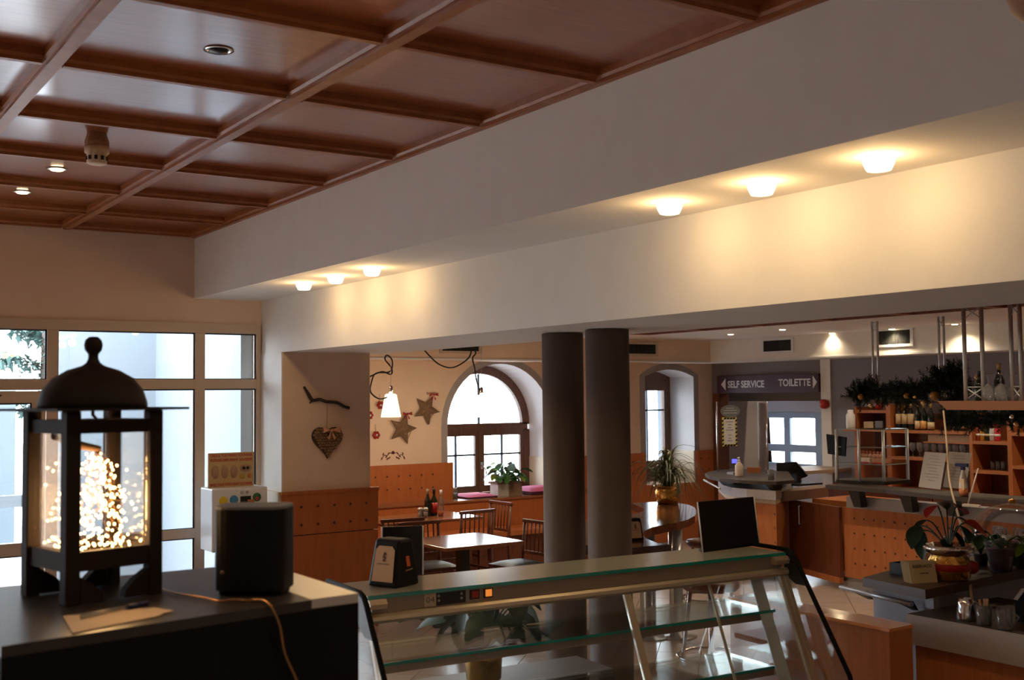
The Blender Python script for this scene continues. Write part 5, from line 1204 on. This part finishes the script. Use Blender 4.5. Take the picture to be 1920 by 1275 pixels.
for zs_ in (1.03, .77):
    dbox(.03, LC - .06, -.40, -.022, zs_, zs_ + .008).build('glass_shelf', GLGREEN, dcs); dbox(.03, LC - .06, -.0219, -.014, zs_ - .002, zs_ + .010).build('shelf_edge', GLEDGE, dcs)
    dbox(.03, LC - .06, -.06, -.03, zs_ - .035, zs_ - .001).build('shelf_bracket', ALUD, dcs)
sloped(LC - .15, LC - .08, .60, 1.18, .006, -.10).build('end_plate', mat('pale_end_plate', (.48, .54, .55), .35, .3), dcs)
dprism([(-.345, 1.288), (-.352, 1.288), (-.62, .72), (-.61, .72)], .03, LC - .03).build('front_glass', GLC, dcs)
dbox(.0, LC, -.66, .22, .10, .595).build('base_unit', STEELG, dcs); dbox(.03, LC - .03, -.6, .18, 0, .099).build('plinth', BLACK, dcs)
for u_ in (-.030, LC + .012):   # end panels: glass with black edge trim
    out = [(-.36, 1.312), (-.02, 1.312), (.02, 1.300), (.045, 1.27), (.36, .80), (.42, .60), (-.66, .60)]
    dprism(out, u_ + .004, u_ + .012).build('end_glass', GLC, dcs)
    q = MB(); path = [D(u_ + .008, v, z) for v, z in out[:6]]; q.tube(path, .011, 6); q.build('edge_trim', BLACKM, dcs)
    dprism([(-.02, 1.312), (.02, 1.300), (.045, 1.27), (.12, 1.16), (.05, 1.16), (-.02, 1.20)], u_ - .004, u_ + .0035).build('black_corner', BLACK, dcs)
for u0_, u1_ in ((.0, .07), (LC - .085, LC - .0)): dprism([(-.012, 1.252), (.02, 1.252), (.026, 1.27), (.012, 1.287), (-.012, 1.287)], u0_, u1_).build('corner_cap', ALU, dcs)
zf = lambda px: (px - 690) / 780 * LC
def fplate(px0, px1, z0, z1, m, name, d=.003): dbox(zf(px0), zf(px1), -.0119, -.0119 + d, z0, z1).build(name, m, dcs)
fplate(778, 797, 1.236, 1.285, mat('label_plate', (.48, .40, .31), .6), 'number_plate'); fplate(797.5, 845, 1.236, 1.284, BLACK, 'thermostat')
text('lettering', '04', mat('plate_ink', (.10, .08, .06), .7), dcs, D(zf(781), -.0085, 1.250), U, (0, 0, 1), .022, .036, .001, .0)
fplate(852, 868, 1.244, 1.281, BLACK, 'switch_frame', .003); fplate(875, 890, 1.244, 1.281, BLACK, 'switch_frame', .003)
fplate(855, 865.5, 1.25, 1.277, mat('switch_red', (.30, .03, .02), .4), 'rocker_switch', .007); fplate(878, 888, 1.25, 1.277, mat('switch_orange', (.55, .15, .02), .4, emit=(1, .3, .05), estr=.35), 'rocker_switch', .007)
q = MB()
for u_, z_ in ((801, 1.272), (801, 1.254), (838, 1.272), (838, 1.254)): q.ball(D(zf(u_), -.0095, z_), .006, 8, 5)
q.build('thermostat_button', STEELG, dcs)
# ledge at the customer side with a potted plant
lg = dbox(.25, 1.6, -1.02, -.68, .66, .69).build('customer_ledge', STEELG, dcs); dbox(.25, 1.6, -.70, -.67, .2, .66).build('ledge_support', STEELG, dcs)
gp = at(1055, 1262, z=.69); gp = D(.95, -.84, .69); gpt = thing('ledge_plant', 'broad leaved plant in a gold foil pot behind the display case', 'plant', gp)
MB().lathe([(.075, 0), (.085, .01), (.09, .10), (.105, .14), (.085, .13), (.0001, .12)], gp, 18).build('foil_pot', GOLD, gpt)
leafy(gpt, (gp.x, gp.y, gp.z + .12), 22, .24, .12, .26, .36, (GREEND, mat('leaf_mid', (.02, .07, .02), .4)), .35, seed=21, stemm=GREEND)
# things on top of the case
nbp = at(738, 1097, z=1.30); napkin_box((nbp.x, nbp.y, 1.301), R_(-66), 'black napkin dispenser with napkins coloured by warm light on the display case', 1.0)
def board(p0, p1, hgt, lean, label, m):
    p0 = Vector(p0); p1 = Vector(p1); t = thing('menu_holder', label, 'menu holder', (p0 + p1) / 2, 0, 'menu holders on the display case'); d = (p1 - p0).normalized(); n = Vector((-d.y, d.x, 0))
    if n.y < 0: n = -n
    up = UP * hgt + n * lean
    MB().prism([p0, p1, p1 + up, p0 + up], n * .006).build('holder_board', m, t)
    for p in (p0, p1): MB().tube([p, p + up], .0035, 6).build('holder_edge', SIGNW, t)
    b0_, b1_ = p0.lerp(p1, .02), p0.lerp(p1, .98)
    MB().prism([b0_ + n * .03, b1_ + n * .03, b1_ + n * .03 + UP * (hgt * .75), b0_ + n * .03 + UP * (hgt * .75)], n * .004).build('holder_back', ACRY, t)
    MB().prism([b0_ + n * .0062, b1_ + n * .0062, b1_ + n * .029, b0_ + n * .029], UP * .004).build('holder_foot', ACRY, t)
Tz = lambda px, py: at(px, py, z=1.3012)
board(Tz(716, 1080), Tz(793, 1077), .205, -.01, 'black glossy menu holder behind the left napkin dispenser', BLACK)
board(Tz(1318, 1036), Tz(1424, 1022), .235, .03, 'large dark glossy menu holder at the right end of the display case', mat('dark_gloss', (.014, .011, .010), .08))

# ------------------------------------------------------------------ black cabinet in the foreground with lantern and speaker
CZ = 1.60
ca_, cb_ = at(2, 1212, z=CZ), at(672, 1112, z=CZ)
cabt = thing('black_cabinet', 'black cabinet in the foreground carrying the lantern and the speaker', 'cabinet', (.77, 2.66, 0))
fy = lambda x: ca_.y + (cb_.y - ca_.y) * (x - ca_.x) / (cb_.x - ca_.x)
MB().slab([(ca_.x, ca_.y), (cb_.x, cb_.y), (cb_.x, 2.98), (ca_.x, 3.0)], .0, 1.578).build('cabinet_body', BLACKM, cabt)
MB().slab([(ca_.x, ca_.y), (1.035, fy(1.035)), (1.035, 2.985), (ca_.x, 3.0)], 1.5785, CZ).build('cabinet_top', mat('dark_brown_top', (.035, .028, .027), .42, noise=.2, nscale=20), cabt)
MB().slab([(1.037, fy(1.037) + .01), (cb_.x, cb_.y), (cb_.x, 2.98), (1.037, 2.985)], 1.5785, CZ).build('metal_strip', mat('strip_alu', (.62, .58, .53), .3, .8), cabt)
# lantern
LCN = Vector((.652, 2.745, CZ)); lrot = R_(13)
lan = thing('lantern', 'dark iron lantern with domed roof full of glowing fairy lights', 'lantern', LCN, lrot)
hs = .099
def LB(a, b, name, m=IRON, **k): return MB().box(a, b).build(name, m, lan, False, **k)
for sx in (-1, 1):
    for sy in (-1, 1):
        x, y = sx * hs, sy * hs
        LB((x - .0165, y - .0165, .0), (x + .0165, y + .0165, .425), 'post', bevel=.003)
        MB().prism([(x - sx * .019 - 0, y - .012, .002), (x - sx * .075, y - .012, .002), (x - sx * .072, y - .012, .02), (x - sx * .05, y - .012, .04), (x - sx * .019, y - .012, .06)], (0, .024, 0)).build('foot', IRON, lan, False)
for z0, z1 in ((.072, .115), (.375, .405)):
    for s in (-1, 1):
        LB((-hs + .017, s * hs - .010, z0), (hs - .017, s * hs + .010, z1), 'rail'); LB((s * hs - .010, -hs + .017, z0), (s * hs + .010, hs - .017, z1), 'rail')
LB((-hs + .0105, -hs + .0105, .073), (hs - .0105, hs - .0105, .079), 'base_plate')
LB((-.158, -.158, .4255), (.158, .158, .4315), 'brim')
MB().lathe([(.122, .432), (.121, .445), (.112, .473), (.09, .50), (.058, .519), (.026, .529), (.016, .536), (.0115, .546), (.0115, .556), (.019, .566), (.021, .578), (.018, .590), (.010, .597), (.0001, .598)], (0, 0, 0), 24).build('dome_roof', IRON, lan, False)
MB().tube([(0, 0, .4255), (0, 0, .415), (.012, 0, .402), (0, 0, .395)], .004, 6).build('hook', IRON, lan, False)
for s in (-1, 1):
    LB((-hs + .017, s * hs - .0015, .115), (hs - .017, s * hs + .0015, .375), 'pane', GLC); LB((s * hs - .0015, -hs + .017, .115), (s * hs + .0015, hs - .017, .375), 'pane', GLC)
MB().tube([(-.10, -.02, .372), (-.03, 0, .345), (.02, .005, .335)], [.012, .010, .007], 8).build('bundle_stem', mat('stem_brown', (.18, .10, .06), .8), lan, False)
rnd = random.Random(11); q = MB(); w_ = MB()
for k in range(26):
    p = Vector((.02, .005, .335)); path = [p]; e_ = Vector((rnd.uniform(-.08, .08), rnd.uniform(-.08, .08), rnd.uniform(.085, .2)))
    for j in range(1, 9):
        t_ = j / 8; pp_ = p.lerp(e_, t_) + Vector((rnd.gauss(0, .012), rnd.gauss(0, .012), rnd.gauss(0, .008)))
        pp_.x = max(-.088, min(.088, pp_.x)); pp_.y = max(-.088, min(.088, pp_.y)); pp_.z = max(.084, pp_.z)
        path.append(pp_); q.ball(pp_, .0030, 6, 4)
    w_.tube(path, .0006, 3)
for k in range(240):
    q.ball((rnd.uniform(-.086, .086), rnd.uniform(-.086, .086), .084 + .22 * rnd.random() ** 1.5), .0030, 6, 4)
q.build('fairy_bulb', FAIRY, lan, False, kind='stuff'); w_.build('fairy_wire', COPPER, lan, False, kind='stuff')
point('fairy_light', LCN + Vector((0, 0, .2)), 1.5, (1, .6, .25), .05)
# speaker
spc = Vector((.97, 2.545, CZ)); spk = thing('speaker', 'small black rounded loudspeaker with grey top on the cabinet', 'speaker', spc, R_(-38))
prof2 = []
for k in range(40):
    a = 2 * PI * k / 40; c_, s_ = math.cos(a), math.sin(a); n4 = 4.0
    r_ = (abs(c_ / .084) ** n4 + abs(s_ / .066) ** n4) ** (-1 / n4); prof2.append((r_ * c_, r_ * s_))
MB().prism([(x, y, .012) for x, y in prof2], (0, 0, .184)).build('speaker_body', mat('speaker_black', (.003, .003, .0033), .55, spec=.25), spk, False)
MB().prism([(x * .985, y * .985, .1961) for x, y in prof2], (0, 0, .006)).build('speaker_top', mat('speaker_grey', (.16, .16, .17), .5), spk, False)
MB().prism([(x * .9, y * .9, .0005) for x, y in prof2], (0, 0, .0114)).build('speaker_foot', BLACKM, spk, False)
MB().lathe([(.005, 0), (.004, .002)], (0, 0, 0), 10).build('speaker_led', mat('speaker_dot', (.2, .13, .08), .5), spk, False).matrix_local = Matrix.Translation((-.055, -.0655, .055)) @ Matrix.Rotation(PI / 2, 4, 'X')
T_ = lambda px, py, dz=.0015: at(px, py, z=CZ + dz)
pap = thing('paper_slip', 'slip of paper lying on the cabinet in front of the lantern', 'paper', T_(220, 1165)); MB().prism([T_(118, 1156), T_(200, 1148), T_(290, 1140), T_(326, 1146), T_(305, 1151), T_(300, 1155), T_(136, 1188)], (0, 0, .0012)).build('paper_sheet', mat('kraft_paper', (.62, .46, .32), .8), pap)
pen = thing('ballpoint_pen', 'clear ballpoint pen with a blue cap lying on the paper', 'pen', T_(210, 1145)); MB().tube([T_(152, 1156, .007), T_(238, 1139, .007)], .0045, 8).build('pen_barrel', CRYST, pen); MB().tube([T_(238, 1139, .007), T_(276, 1131, .007)], .0055, 8).build('pen_cap', mat('pen_blue', (.01, .015, .08), .4), pen)
tag(MB().tube(smooth([T_(288, 1099, .004), T_(330, 1113, .004), T_(380, 1120, .004), T_(412, 1127, .004), T_(440, 1124, .006), T_(462, 1126, .004), T_(478, 1124, .006), T_(497, 1126, .010)] + [at(*p, y=fy(.95) - .012) for p in ((510, 1140), (525, 1175), (534, 1225), (556, 1275), (570, 1320))], 4), .0028, 6).build('lantern_cable', COPPER), 'thin coppery cable running from the lantern over the cabinet edge', 'cable')

# brown shade cut off by the top right picture corner
hsd = ROT @ Vector((1975 - CX, -35 - CY, FPX)); hsd = Vector((0, 0, EYE)) + hsd * (2.6 / FPX)
hl = thing('hanging_lamp', 'brown rounded hanging shade cut off at the top right corner', 'lamp', hsd)
MB().lathe([(.0001, -.10), (.05, -.095), (.09, -.06), (.108, 0), (.10, .05), (.06, .09), (.02, .10)], hsd, 24).build('shade', mat('shade_brown', (.22, .09, .035), .6), hl)
MB().tube([hsd + Vector((0, 0, .1)), Vector((hsd.x, hsd.y, ZP))], .004, 6).build('shade_cord', CABLE, hl)
